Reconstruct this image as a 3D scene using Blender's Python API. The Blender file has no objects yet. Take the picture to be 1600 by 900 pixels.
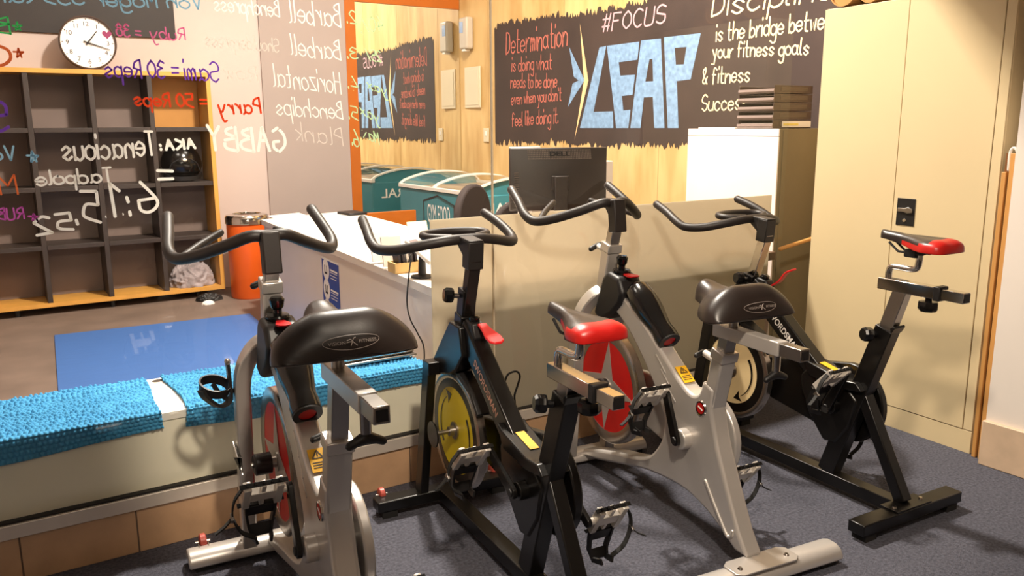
import bpy, bmesh, math, random
from mathutils import Vector, Matrix, noise
random.seed(7)
C = bpy.context.scene.collection
PI = math.pi

# ------------------------------------------------------------------ camera
CAM_H = 1.5
FPX = 1290.0
_v1 = Vector((2850 - 800, 183 - 450, FPX)).normalized()
_v2 = Vector((-50 - 800, 200 - 450, FPX)); _v2 = (_v2 - _v2.dot(_v1) * _v1).normalized()
_v3 = _v1.cross(_v2)
if _v3.y > 0: _v3 = -_v3
# rows of R are the world axes seen from the camera (x right, y down, z forward)
R = Matrix((_v1, _v2, _v3))
CAM = Vector((0, 0, CAM_H))
cam_d = bpy.data.cameras.new('camera'); cam = bpy.data.objects.new('camera', cam_d); C.objects.link(cam)
cam_d.sensor_width = 36; cam_d.lens = FPX / 1600 * 36; cam_d.clip_start = 0.02
rt = Vector((R[0][0], R[1][0], R[2][0])); dn = Vector((R[0][1], R[1][1], R[2][1])); fw = Vector((R[0][2], R[1][2], R[2][2]))
M = Matrix.Identity(4)
for i in range(3):
    M[i][0] = rt[i]; M[i][1] = -dn[i]; M[i][2] = -fw[i]; M[i][3] = CAM[i]
cam.matrix_world = M
bpy.context.scene.camera = cam

# ------------------------------------------------------------------ light and exposure
sc = bpy.context.scene
sc.view_settings.view_transform = 'Standard'
try: sc.view_settings.look = 'None'
except Exception: pass
sc.view_settings.exposure = 0.55
sc.view_settings.gamma = 1
sc.view_settings.use_curve_mapping = False
sc.cycles.max_bounces = 10; sc.cycles.transparent_max_bounces = 16
sc.cycles.sample_clamp_indirect = 6
w = bpy.data.worlds.new('world'); sc.world = w; w.use_nodes = True
w.node_tree.nodes['Background'].inputs[0].default_value = (1.0, 0.86, 0.72, 1)
w.node_tree.nodes['Background'].inputs[1].default_value = 0.09

def area(name, loc, size, power, col, rot=(0, 0, 0), shape='RECTANGLE'):
    l = bpy.data.lights.new(name, 'AREA'); l.shape = shape; l.size = size[0]
    if shape in ('RECTANGLE', 'ELLIPSE'): l.size_y = size[1]
    l.energy = power; l.color = col
    o = bpy.data.objects.new(name, l); o.location = loc; o.rotation_euler = rot; C.objects.link(o); return o
def spot(name, loc, target, power, col, angle, blend, radius):
    l = bpy.data.lights.new(name, 'SPOT'); l.energy = power; l.color = col
    l.spot_size = math.radians(angle); l.spot_blend = blend; l.shadow_soft_size = radius
    o = bpy.data.objects.new(name, l); o.location = loc
    o.rotation_euler = (Vector(target) - Vector(loc)).to_track_quat('-Z', 'Y').to_euler(); C.objects.link(o); return o
WARM = (1.0, 0.85, 0.68); NEUT = (1.0, 0.89, 0.78)
# gym beyond the glass: one strong ceiling lamp, then two added soft fills
area('ceiling_lamp_main', (2.2, 4.3, 4.4), (0.26, 0.26), 350, NEUT)
area('fill_light_mat', (0.2, 5.2, 4.4), (0.9, 0.9), 26, NEUT)  # unseen fill, added to brighten the mat side of the gym
area('fill_light_mural', (3.0, 5.9, 4.4), (0.9, 0.9), 26, NEUT)  # unseen fill, added to brighten the mural side
# spinning room: a directed downlight and an added soft fill behind the photographer
spot('downlight_left', (0.75, 0.75, 2.45), (1.75, 2.25, 1.45), 150, WARM, 78, 0.22, 0.08)
area('fill_light_room', (0.3, -0.4, 2.6), (0.6, 0.6), 10, WARM)  # added fill for the foreground, no fitting of the room

XW0 = 4.48; WK = 0.055
def wall_x(y): return XW0 + WK*(7.3-y)
# ------------------------------------------------------------------ pixel helpers (photograph frame 1600x900 -> point on a real plane)
def ray(px, py):
    return R @ Vector((px - 800, py - 450, FPX))
def on(ax, val, px, py):
    d = ray(px, py); t = (val - CAM[ax]) / d[ax]; return CAM + t * d
def onx(px, py, X): return on(0, X, px, py)
def ony(px, py, Y): return on(1, Y, px, py)
def onw(px, py, off=0.0):
    '''point on the plywood wall, which runs a little out of square'''
    d = ray(px, py); n = Vector((-1.0, -WK, 0)); p0 = Vector((XW0, 7.3, 0)) + n.normalized()*off
    return CAM + d*((p0-CAM).dot(n)/d.dot(n))
def onz(px, py, Z): return on(2, Z, px, py)

# ------------------------------------------------------------------ materials
def lin(c):
    r = []
    for v in c:
        v /= 255.0
        r.append(v / 12.92 if v <= 0.04045 else ((v + 0.055) / 1.055) ** 2.4)
    return tuple(r) + (1.0,)
MATS = {}
def mat(name, col, rough=0.5, metal=0.0, var=0.08, scale=8.0, bump=0.0, bscale=60.0, coat=0.0, spec=0.5, stretch=(1, 1, 1)):
    if name in MATS: return MATS[name]
    m = bpy.data.materials.new(name); m.use_nodes = True; nt = m.node_tree; b = nt.nodes['Principled BSDF']
    b.inputs['Roughness'].default_value = rough; b.inputs['Metallic'].default_value = metal
    b.inputs['Specular IOR Level'].default_value = spec
    b.inputs['Coat Weight'].default_value = coat
    c = lin(col)
    tc = nt.nodes.new('ShaderNodeTexCoord'); mp = nt.nodes.new('ShaderNodeMapping'); mp.inputs['Scale'].default_value = stretch
    nt.links.new(tc.outputs['Object'], mp.inputs['Vector'])
    n = nt.nodes.new('ShaderNodeTexNoise'); n.inputs['Scale'].default_value = scale; n.inputs['Detail'].default_value = 4
    nt.links.new(mp.outputs[0], n.inputs['Vector'])
    cr = nt.nodes.new('ShaderNodeValToRGB')
    cr.color_ramp.elements[0].position = 0.3; cr.color_ramp.elements[1].position = 0.7
    cr.color_ramp.elements[0].color = tuple(v * (1 - var) for v in c[:3]) + (1,)
    cr.color_ramp.elements[1].color = tuple(min(1, v * (1 + var)) for v in c[:3]) + (1,)
    nt.links.new(n.outputs['Fac'], cr.inputs[0]); nt.links.new(cr.outputs[0], b.inputs['Base Color'])
    if bump > 0:
        n2 = nt.nodes.new('ShaderNodeTexNoise'); n2.inputs['Scale'].default_value = bscale; n2.inputs['Detail'].default_value = 5
        nt.links.new(mp.outputs[0], n2.inputs['Vector'])
        bp = nt.nodes.new('ShaderNodeBump'); bp.inputs['Strength'].default_value = bump; bp.inputs['Distance'].default_value = 0.01
        nt.links.new(n2.outputs['Fac'], bp.inputs['Height']); nt.links.new(bp.outputs[0], b.inputs['Normal'])
    MATS[name] = m; return m

def glass_mat(name='clear glass', tint=(0.97, 0.98, 0.97), fres=1.45, strength=1.0):
    m = bpy.data.materials.new(name); m.use_nodes = True; nt = m.node_tree; nt.nodes.clear()
    out = nt.nodes.new('ShaderNodeOutputMaterial'); mix = nt.nodes.new('ShaderNodeMixShader')
    t = nt.nodes.new('ShaderNodeBsdfTransparent'); t.inputs[0].default_value = tint + (1,)
    g = nt.nodes.new('ShaderNodeBsdfGlossy'); g.inputs['Roughness'].default_value = 0.01
    f = nt.nodes.new('ShaderNodeFresnel'); f.inputs['IOR'].default_value = fres
    ge = nt.nodes.new('ShaderNodeNewGeometry'); iv = nt.nodes.new('ShaderNodeMath'); iv.operation = 'SUBTRACT'; iv.inputs[0].default_value = 1.0
    mu_ = nt.nodes.new('ShaderNodeMath'); mu_.operation = 'MULTIPLY'      # reflect on the outer faces only: no false total reflection inside the thin pane
    nt.links.new(ge.outputs['Backfacing'], iv.inputs[1]); nt.links.new(f.outputs[0], mu_.inputs[0]); nt.links.new(iv.outputs[0], mu_.inputs[1])
    nt.links.new(mu_.outputs[0], mix.inputs[0]); nt.links.new(t.outputs[0], mix.inputs[1]); nt.links.new(g.outputs[0], mix.inputs[2])
    nt.links.new(mix.outputs[0], out.inputs[0]); MATS[name] = m; return m
def film_mat(name, col, trans=0.5):
    m = bpy.data.materials.new(name); m.use_nodes = True; nt = m.node_tree; nt.nodes.clear()
    out = nt.nodes.new('ShaderNodeOutputMaterial'); mix = nt.nodes.new('ShaderNodeMixShader'); mix.inputs[0].default_value = trans
    d = nt.nodes.new('ShaderNodeBsdfDiffuse'); d.inputs[0].default_value = lin(col)
    t = nt.nodes.new('ShaderNodeBsdfTranslucent'); t.inputs[0].default_value = lin(col)
    nt.links.new(d.outputs[0], mix.inputs[1]); nt.links.new(t.outputs[0], mix.inputs[2]); nt.links.new(mix.outputs[0], out.inputs[0])
    MATS[name] = m; return m

# ------------------------------------------------------------------ mesh builder
class MB:
    def __init__(s): s.v = []; s.f = []; s.m = []
    def add(s, vs, fs, mi=0):
        o = len(s.v); s.v += [tuple(p) for p in vs]
        for f in fs: s.f.append([o + i for i in f]); s.m.append(mi)
        return s
    def box(s, c, d, rot=None, mi=0):
        x, y, z = d[0] / 2, d[1] / 2, d[2] / 2
        vs = [Vector(p) for p in ((-x,-y,-z),(x,-y,-z),(x,y,-z),(-x,y,-z),(-x,-y,z),(x,-y,z),(x,y,z),(-x,y,z))]
        if rot is not None: vs = [rot @ p for p in vs]
        c = Vector(c); vs = [p + c for p in vs]
        return s.add(vs, [(0,3,2,1),(4,5,6,7),(0,1,5,4),(1,2,6,5),(2,3,7,6),(3,0,4,7)], mi)
    def bx(s, a, b, mi=0):
        return s.box([(a[i]+b[i])/2 for i in range(3)], [abs(b[i]-a[i]) for i in range(3)], None, mi)
    def prism(s, poly, ext, mi=0):
        """poly: list of 3D points (planar), ext: extrusion vector"""
        n = len(poly); e = Vector(ext); a = [Vector(p) for p in poly]
        vs = a + [p + e for p in a]
        nrm = Vector((0,0,0))
        for i in range(n): nrm += a[i].cross(a[(i+1) % n])
        fl = nrm.dot(e) > 0
        fs = [list(range(n)) if not fl else list(range(n))[::-1], [n+i for i in range(n)][::-1] if not fl else [n+i for i in range(n)]]
        for i in range(n):
            j = (i+1) % n
            fs.append((i, j, n+j, n+i) if fl else (i, n+i, n+j, j))
        return s.add(vs, fs, mi)
    def sweep(s, pts, section, up=(0,0,1), caps=True, closed=False, mi=0):
        """section: fn(i, t)-> list of 2D (a,b) offsets along side and normal"""
        pts = [Vector(p) for p in pts]; n = len(pts); up = Vector(up); rings = []; pn = None
        for i, p in enumerate(pts):
            if closed: t = (pts[(i+1) % n] - pts[i-1]).normalized()
            else: t = (pts[min(i+1, n-1)] - pts[max(i-1, 0)]).normalized()
            if pn is None:
                u = up if abs(t.dot(up)) < 0.98 else Vector((0, 1, 0)) if abs(t.y) < 0.9 else Vector((1, 0, 0))
                nn = (u - t * u.dot(t)).normalized()
            else:
                nn = (pn - t * pn.dot(t)).normalized()
            pn = nn; sd = t.cross(nn)
            k = 1.0
            if not closed and 0 < i < n-1:
                a1 = (pts[i]-pts[i-1]).normalized(); a2 = (pts[i+1]-pts[i]).normalized()
                k = 1.0
            rings.append([p + sd * a * k + nn * b * k for a, b in section(i, i / max(1, n-1))])
        m = len(rings[0]); vs = [q for r in rings for q in r]; fs = []
        for i in range(n if closed else n-1):
            i2 = (i+1) % n
            for j in range(m):
                k = (j+1) % m; fs.append((i*m+j, i*m+k, i2*m+k, i2*m+j))
        if caps and not closed:
            fs.append(list(range(m))[::-1]); fs.append([(n-1)*m+j for j in range(m)])
        return s.add(vs, fs, mi)
    def tube(s, pts, r, seg=12, closed=False, mi=0, rounded=False):
        rr = (lambda i: r[i]) if isinstance(r, (list, tuple)) else (lambda i: r)
        pts = [Vector(p) for p in pts]
        if rounded and not closed:
            r0 = rr(0); r1 = rr(len(pts)-1); rs = [rr(i) for i in range(len(pts))]
            d0 = (pts[0]-pts[1]).normalized(); d1 = (pts[-1]-pts[-2]).normalized()
            pre = [pts[0] + d0*r0*math.sin(a) for a in (1.45, 1.0, 0.5)]; prer = [r0*math.cos(a) for a in (1.45, 1.0, 0.5)]
            post = [pts[-1] + d1*r1*math.sin(a) for a in (0.5, 1.0, 1.45)]; postr = [r1*math.cos(a) for a in (0.5, 1.0, 1.45)]
            pts = pre + pts + post; rs = prer + rs + postr; rr = lambda i: rs[i]
        cs = [(math.cos(2*PI*k/seg), math.sin(2*PI*k/seg)) for k in range(seg)]
        return s.sweep(pts, lambda i, t: [(a*rr(i), b*rr(i)) for a, b in cs], closed=closed, mi=mi)
    def rtube(s, pts, w, h, up=(1,0,0), mi=0):
        """rectangular bar; h measured along up, w across"""
        return s.sweep(pts, lambda i, t: [(-w/2,-h/2),(w/2,-h/2),(w/2,h/2),(-w/2,h/2)], up=up, mi=mi)
    def cyl(s, a, b, r, seg=20, r2=None, mi=0):
        return s.tube([a, b], [r, r if r2 is None else r2], seg, mi=mi)
    def lathe(s, c, axis, prof, seg=40, mi=0, ref=(0,0,1), closed_prof=False):
        """prof: list of (radius, along axis)"""
        c = Vector(c); ax = Vector(axis).normalized(); rf = Vector(ref); rf = rf - ax*rf.dot(ax)
        if rf.length < 1e-4: rf = Vector((1,0,0)) - ax*ax.x
        rf.normalize(); sd = ax.cross(rf); n = len(prof)
        vs = []
        for k in range(seg):
            a = 2*PI*k/seg; d = rf*math.cos(a) + sd*math.sin(a)
            for r, z in prof: vs.append(c + d*r + ax*z)
        fs = []
        for k in range(seg):
            k2 = (k+1) % seg
            for j in range(n if closed_prof else n-1):
                j2 = (j+1) % n
                fs.append((k*n+j, k2*n+j, k2*n+j2, k*n+j2))
        return s.add(vs, fs, mi)
    def build(s, name, material, parent=None, bevel=0.0, smooth=40, seg=2, sub=0, solid=0.0):
        me = bpy.data.meshes.new(name); me.from_pydata(s.v, [], s.f)
        ms = material if isinstance(material, (list, tuple)) else [material]
        for m in ms: me.materials.append(m)
        for p, mi in zip(me.polygons, s.m): p.material_index = mi
        bm = bmesh.new(); bm.from_mesh(me); bmesh.ops.remove_doubles(bm, verts=bm.verts, dist=1e-6)
        bmesh.ops.recalc_face_normals(bm, faces=bm.faces); bm.to_mesh(me); bm.free()
        if smooth:
            me.polygons.foreach_set('use_smooth', [True]*len(me.polygons)); me.set_sharp_from_angle(angle=math.radians(smooth))
        me.update()
        o = bpy.data.objects.new(name, me); C.objects.link(o)
        if parent: o.parent = parent
        if bevel > 0:
            b = o.modifiers.new('bevel', 'BEVEL'); b.width = bevel; b.segments = seg; b.limit_method = 'ANGLE'; b.angle_limit = math.radians(35)
            b.harden_normals = False
        if sub: d = o.modifiers.new('sub', 'SUBSURF'); d.levels = sub; d.render_levels = sub
        return o

def tag(o, label=None, cat=None, group=None, kind=None):
    if label: o['label'] = label
    if cat: o['category'] = cat
    if group: o['group'] = group
    if kind: o['kind'] = kind
    return o
def thing(name, label, cat, loc=(0,0,0), rz=0.0, group=None):
    o = bpy.data.objects.new(name, None); C.objects.link(o); o.empty_display_size = 0.1
    o.location = loc; o.rotation_euler = (0, 0, rz); return tag(o, label, cat, group)
def struct(o): o['kind'] = 'structure'; return o

def smooth_path(pts, n=6):
    pts = [Vector(p) for p in pts]
    if len(pts) < 3: return pts
    out = []
    P = [pts[0]*2 - pts[1]] + pts + [pts[-1]*2 - pts[-2]]
    for i in range(1, len(P)-2):
        p0, p1, p2, p3 = P[i-1], P[i], P[i+1], P[i+2]
        for k in range(n):
            t = k / n
            out.append(0.5*((2*p1) + (p2-p0)*t + (2*p0-5*p1+4*p2-p3)*t*t + (3*p1-p0-3*p2+p3)*t*t*t))
    out.append(pts[-1]); return out

# printed lettering: built-in font turned into a mesh laid on a plane
def printed(name, text, org, xd, yd, height, material, parent=None, width=None, depth=0.0006, align='CENTER', bold=0.0):
    cu = bpy.data.curves.new(name, 'FONT'); cu.body = text; cu.align_x = align; cu.align_y = 'CENTER'; cu.extrude = 0.0; cu.offset = bold
    o = bpy.data.objects.new(name, cu); C.objects.link(o); bpy.context.view_layer.update()
    dg = bpy.context.evaluated_depsgraph_get(); me = bpy.data.meshes.new_from_object(o.evaluated_get(dg))
    bpy.data.objects.remove(o); bpy.data.curves.remove(cu)
    xs = [v.co.x for v in me.vertices]; ys = [v.co.y for v in me.vertices]
    sy = height / max(1e-6, max(ys)-min(ys)); sx = sy if width is None else width / max(1e-6, max(xs)-min(xs))
    cy = (max(ys)+min(ys))/2; cx = (max(xs)+min(xs))/2 if align == 'CENTER' else min(xs)
    xd = Vector(xd).normalized(); yd = Vector(yd).normalized(); nd = xd.cross(yd).normalized(); org = Vector(org)
    for v in me.vertices: v.co = org + xd*(v.co.x-cx)*sx + yd*(v.co.y-cy)*sy + nd*depth
    me.materials.clear(); me.materials.append(material)
    ob = bpy.data.objects.new(name, me); C.objects.link(ob)
    if parent: ob.parent = parent
    return ob

# handwriting: a single-stroke alphabet drawn as ribbons (x, y with baseline = 3, x-height = 7, caps = a)
G = {
'a':"46 27 06 04 23 44|47 44 53",'b':"0a 03|05 27 46 44 23 04",'c':"46 27 06 04 23 44",'d':"46 27 06 04 23 44|4a 43",'e':"05 45 46 27 06 04 23 44",
'f':"49 2a 19 13|07 37",'g':"46 27 06 04 23 44|47 41 20 01",'h':"0a 03|05 27 46 43",'i':"07 03|09 0a",'j':"27 21 10 01|29 2a",'k':"0a 03|37 05|15 33",'l':"0a 04 13",
'm':"07 03|05 17 26 23|25 37 46 43",'n':"07 03|05 27 46 43",'o':"27 06 04 23 44 46 27",'p':"07 00|06 27 46 44 23 04",'q':"46 27 06 04 23 44|47 40",'r':"07 03|05 27 37",
's':"46 27 06 25 44 23 04",'t':"1a 14 23 33|07 37",'u':"07 04 23 44|47 43",'v':"07 23 47",'w':"07 13 26 33 47",'x':"07 43|47 03",'y':"07 24 34|47 20 00",'z':"07 47 03 43",
'A':"03 2a 43|16 36",'B':"03 0a 39 38 07|07 46 44 03",'C':"49 2a 08 05 23 44",'D':"03 0a 39 46 34 03",'E':"4a 0a 03 43|07 37",'F':"4a 0a 03|07 37",'G':"49 2a 08 05 23 44 46 26",
'H':"0a 03|4a 43|07 47",'I':"0a 03",'K':"0a 03|4a 07 43",'L':"0a 03 43",'M':"03 0a 26 4a 43",'N':"03 0a 43 4a",'O':"2a 08 05 23 45 48 2a",'P':"03 0a 39 47 06",
'R':"03 0a 39 47 06|26 43",'S':"49 2a 09 07 46 44 23 04",'T':"0a 4a|2a 23",'U':"0a 04 23 44 4a",'V':"0a 23 4a",'W':"0a 13 27 33 4a",'Y':"0a 27 4a|27 23",
'0':"2a 08 05 23 45 48 2a",'1':"08 2a 23|03 43",'2':"09 2a 48 03 43",'3':"09 2a 48 17|17 46 44 23 04",'4':"3a 05 45|37 33",'5':"4a 0a 07 37 45 34 03",
'6':"3a 06 04 23 44 46 06",'7':"0a 4a 13",'8':"27 08 2a 48 27 06 04 23 44 46 27",'9':"47 27 08 2a 48 45 23",
'=':"07 47|05 45",':':"16 17|13 14",'.':"03 04",'/':"03 4a",'#':"13 2a|33 4a|08 48|05 45",'&':"43 08 2a 28 04 23 46",'(':"2a 08 05 23","'":"0a 18",'-':"05 35",
'*':"13 28 33 06 46 13",'<':"28 48 5a 68 43 08 1a 28",}
def _strokes(ch):
    out = []
    for s in G[ch].split('|'):
        pts = []
        for p in s.split(): pts.append((int(p[0]), int(p[1], 16) - 3))
        out.append(pts)
    return out
def write(mb, text, p0, p1, ptop, thick, lift, slant=0.12, jit=0.12, merge=0.0):
    """text drawn from p0 to p1 (baseline ends), ptop is above p0 at capital height; thick in metres"""
    p0 = Vector(p0); p1 = Vector(p1); X = p1 - p0; Yv = Vector(ptop) - p0
    adv = []; x = 0.0
    for ch in text:
        if ch == ' ': adv.append(x); x += 3.0; continue
        wch = max(p[0] for s in _strokes(ch) for p in s); adv.append(x); x += wch + 1.6
    tot = max(1.0, x - 1.6); ux = X / tot; uy = Yv / 7.0
    nrm = X.cross(Yv).normalized()
    for ch, ax in zip(text, adv):
        if ch == ' ': continue
        done = []
        jy = random.uniform(-jit, jit)*1.5
        for st in _strokes(ch):
            pts = []
            for a, b in st:
                a2 = a + b*slant*1.0 + random.uniform(-jit, jit); b2 = b + jy + random.uniform(-jit, jit)
                pts.append(p0 + ux*(ax + a2) + uy*b2)
            # split at sharp corners, smooth the rest
            segs = [[pts[0]]]
            for i in range(1, len(pts)):
                segs[-1].append(pts[i])
                if i < len(pts)-1:
                    d1 = (pts[i]-pts[i-1]); d2 = (pts[i+1]-pts[i])
                    if d1.length > 1e-6 and d2.length > 1e-6 and d1.angle(d2) > math.radians(80): segs.append([pts[i]])
            if merge:
                for sg in segs:
                    q = smooth_path(sg, 4); ribbon(mb, q, thick, nrm, lift + 0.00012*(len(done) % 6), done, merge); done.append(q)
            else:
                path = []
                for sg in segs:
                    q = smooth_path(sg, 4); path += q if not path else q[1:]
                ribbon(mb, path, thick, nrm, lift)
def ribbon(mb, path, thick, nrm, lift, done=(), merge=0.0):
    n = len(path)
    if n < 2: return
    L = []; Rr = []
    t0 = (path[1]-path[0]).normalized(); t1 = (path[-1]-path[-2]).normalized()
    path = [path[0]-t0*thick*0.35] + path + [path[-1]+t1*thick*0.35]; n += 2
    for i in range(n):
        t = (path[min(i+1, n-1)] - path[max(i-1, 0)])
        if t.length < 1e-7: t = t0
        sd = t.normalized().cross(nrm).normalized()
        k = 0.5 if 0 < i < n-1 else 0.25
        L.append(path[i] + sd*thick*k + nrm*lift); Rr.append(path[i] - sd*thick*k + nrm*lift)
    def covered(p):
        for q in done:
            for a, b in zip(q[:-1], q[1:]):
                ab = b-a; k = max(0.0, min(1.0, (p-a).dot(ab)/max(1e-12, ab.length_squared)))
                if (a+ab*k-p).length < thick*merge: return True
        return False
    mb.add(L + Rr, [(i, i+1, n+i+1, n+i) for i in range(n-1) if not covered((path[i]+path[i+1])/2)])
# ================================================================== THE SETTING
GY = 3.035            # glass plane (front face 3.030, back face 3.040)
YB = 7.95             # far wall of the gym
XW = 4.48             # plywood wall with the mural
XC = 3.735            # front of the steel cabinet
mat('carpet', (88, 88, 98), 0.95, var=0.35, scale=90, bump=0.9, bscale=220, spec=0.15)
mat('vinyl', (112, 96, 86), 0.55, var=0.18, scale=3.0, bump=0.1)
mat('white wall', (226, 216, 206), 0.8, var=0.03, scale=2)
mat('gym wall', (192, 175, 168), 0.8, var=0.03, scale=2)
mat('grey wall', (158, 144, 138), 0.75, var=0.03, scale=2)
mat('ceiling white', (225, 220, 212), 0.9, var=0.02)
mat('tile', (196, 158, 122), 0.4, var=0.10, scale=9, bump=0.05)
mat('grout', (120, 100, 84), 0.9)
mat('stone skirting', (205, 178, 150), 0.35, var=0.08, scale=12)
mat('aluminium', (214, 204, 192), 0.4, 0.35, var=0.04)
mat('gasket', (30, 26, 24), 0.7)
mat('cabinet cream', (212, 192, 152), 0.42, var=0.02, scale=2)
mat('pine', (196, 142, 78), 0.5, var=0.15, scale=6, stretch=(1, 1, 0.12))
mat('orange paint', (172, 90, 14), 0.5, var=0.05)
def plywood():
    m = mat('plywood', (214, 176, 112), 0.55, var=0.0); nt = m.node_tree; b = nt.nodes['Principled BSDF']
    tc = nt.nodes.new('ShaderNodeTexCoord'); mp = nt.nodes.new('ShaderNodeMapping'); mp.inputs['Scale'].default_value = (2.2, 2.2, 0.5)
    n1 = nt.nodes.new('ShaderNodeTexNoise'); n1.inputs['Scale'].default_value = 2.2; n1.inputs['Detail'].default_value = 6; n1.inputs['Distortion'].default_value = 1.6
    wv = nt.nodes.new('ShaderNodeTexWave'); wv.inputs['Scale'].default_value = 1.2; wv.inputs['Distortion'].default_value = 9; wv.inputs['Detail'].default_value = 3
    nt.links.new(tc.outputs['Object'], mp.inputs[0]); nt.links.new(mp.outputs[0], n1.inputs['Vector']); nt.links.new(mp.outputs[0], wv.inputs['Vector'])
    mx = nt.nodes.new('ShaderNodeMath'); mx.operation = 'MULTIPLY_ADD'; mx.inputs[1].default_value = 0.35
    nt.links.new(wv.outputs['Fac'], mx.inputs[0]); nt.links.new(n1.outputs['Fac'], mx.inputs[2])
    cr = nt.nodes.new('ShaderNodeValToRGB'); cr.color_ramp.elements[0].position = 0.35; cr.color_ramp.elements[1].position = 0.95
    cr.color_ramp.elements[0].color = lin((184, 146, 88)); cr.color_ramp.elements[1].color = lin((214, 180, 122))
    nt.links.new(mx.outputs[0], cr.inputs[0]); nt.links.new(cr.outputs[0], b.inputs['Base Color']); return m
plywood()
glass_mat('clear glass'); glass_mat('acrylic', (0.96, 0.96, 0.96), 1.3)
film_mat('frosted film', (222, 213, 196), 0.62)

struct(MB().bx((-2.6, -2.2, -0.06), (3.95, 3.045, 0)).build('floor', MATS['carpet'], smooth=0))
struct(MB().bx((-3.2, 3.045, -0.06), (4.9, 8.1, -0.002)).build('floor_gym', MATS['vinyl'], smooth=0))
struct(MB().bx((-2.7, -2.3, 3.0), (4.3, 3.02, 3.06)).build('ceiling', MATS['ceiling white'], smooth=0))
struct(MB().bx((-3.2, 3.06, 4.7), (4.9, 8.1, 4.76)).build('ceiling_gym', MATS['ceiling white'], smooth=0))
struct(MB().bx((-3.2, 3.021, 3.0), (4.9, 3.059, 4.76)).build('wall_above_glass', MATS['white wall'], smooth=0))
struct(MB().bx((-3.2, YB, 0), (4.9, YB+0.1, 4.7)).build('wall_back', MATS['gym wall'], smooth=0))
struct(MB().prism([(wall_x(3.06), 3.06, 0), (wall_x(3.06)+0.1, 3.06, 0), (wall_x(YB)+0.1, YB, 0), (wall_x(YB), YB, 0)], (0,0,4.7)).build('wall_right_gym', MATS['plywood'], smooth=0))
struct(MB().bx((-3.2, 3.06, 0), (-3.1, YB, 4.7)).build('wall_left_gym', MATS['gym wall'], smooth=0))
struct(MB().bx((-2.7, -2.2, 0), (-2.6, 3.03, 3.0)).build('wall_left', MATS['white wall'], smooth=0))
struct(MB().bx((-2.6, -2.3, 0), (3.95, -2.2, 3.0)).build('wall_front', MATS['white wall'], smooth=0))
# right wall: white stretch beside the cabinet, then the recess behind the cabinet
struct(MB().bx((3.645, -2.2, 0), (3.95, 1.795, 3.0)).build('wall_right', MATS['white wall'], smooth=0))
mat('recess', (186, 160, 116), 0.7, var=0.05)
struct(MB().bx((4.22, 1.795, 0), (4.3, 3.06, 3.0)).build('wall_right_recess', MATS['recess'], smooth=0))
struct(MB().bx((3.622, -2.2, 0), (3.647, 1.80, 0.205)).build('baseboard_right', MATS['stone skirting'], bevel=0.004))
# grey painted stretch and pale pier of the far wall
p = ony(412, 165, YB-0.02).x; q = ony(552, 165, YB-0.02).x
struct(MB().bx((p, YB-0.025, 0), (q, YB, 4.7)).build('wall_back_grey', MATS['grey wall'], smooth=0))
# tiled kerb under the glass
k = MB()
xs = [-2.6] + [-0.017 + 0.359*i for i in range(-7, 11)] 
xs = sorted(xs) + [3.72]
for a, b in zip(xs[:-1], xs[1:]):
    if b - a > 0.02: k.bx((a+0.0025, 3.025, 0.0), (b-0.0025, 3.05, 0.163))
kerb = struct(k.build('baseboard_glass', MATS['tile'], bevel=0.002))
struct(MB().bx((-2.6, 3.03, 0), (3.72, 3.06, 0.16)).build('trim_1', MATS['grout'], smooth=0))
struct(MB().bx((-2.6, 3.012, 0.165), (3.73, 3.06, 0.214)).build('trim_2', MATS['aluminium'], bevel=0.002))
struct(MB().bx((-2.6, 3.022, 0.2145), (3.73, 3.048, 0.222)).build('trim_3', MATS['gasket'], smooth=0))
# glass panes
XS = 1.848
g1 = struct(MB().bx((-2.6, GY-0.005, 0.21), (XS-0.003, GY+0.005, 3.0)).build('window_1', MATS['clear glass'], smooth=0))
g2 = struct(MB().bx((XS+0.003, GY-0.005, 0.21), (3.73, GY+0.005, 3.0)).build('window_2', MATS['clear glass'], smooth=0))
mat('silicone', (214, 196, 168), 0.5)
struct(MB().bx((XS-0.003, GY-0.005, 0.22), (XS+0.003, GY+0.005, 3.0)).build('trim_4', MATS['silicone'], smooth=0))
fr = MB().bx((1.549, GY+0.006, 0.22), (3.64, GY+0.010, 1.116)).build('frosted_panel', MATS['frosted film'], smooth=0)
tag(fr, 'pale frosted privacy panel behind the right half of the glass partition', 'panel')

# ------------------------------------------------------------------ handwriting on the glass (written from the gym side, so it reads mirrored)
def ink(name, col):
    return film_mat(name, col, 0.30)
ink('white ink', (255, 252, 246)); ink('faint ink', (228, 216, 208)); ink('green ink', (196, 226, 176)); ink('red ink', (222, 70, 34)); ink('purple ink', (112, 66, 176))
ink('pink ink', (236, 120, 168)); ink('bright green ink', (70, 200, 110)); ink('orange ink', (226, 112, 62)); ink('blue ink', (150, 196, 222)); ink('violet ink', (196, 90, 180))
def glass_line(text, a, b, top, px, ink_name, slant=0.1, jit=0.16):
    mb = MB(); Y = GY + 0.0055
    A = ony(a[0], a[1], Y); B = ony(b[0], b[1], Y); T = ony(top[0], top[1], Y)
    write(mb, text, A, B, T, px*0.00235, 0.0006, slant, jit, 0.42 if px > 4.5 else 0.12)
    return mb.build('handwriting', MATS[ink_name], g1, smooth=0)
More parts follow.
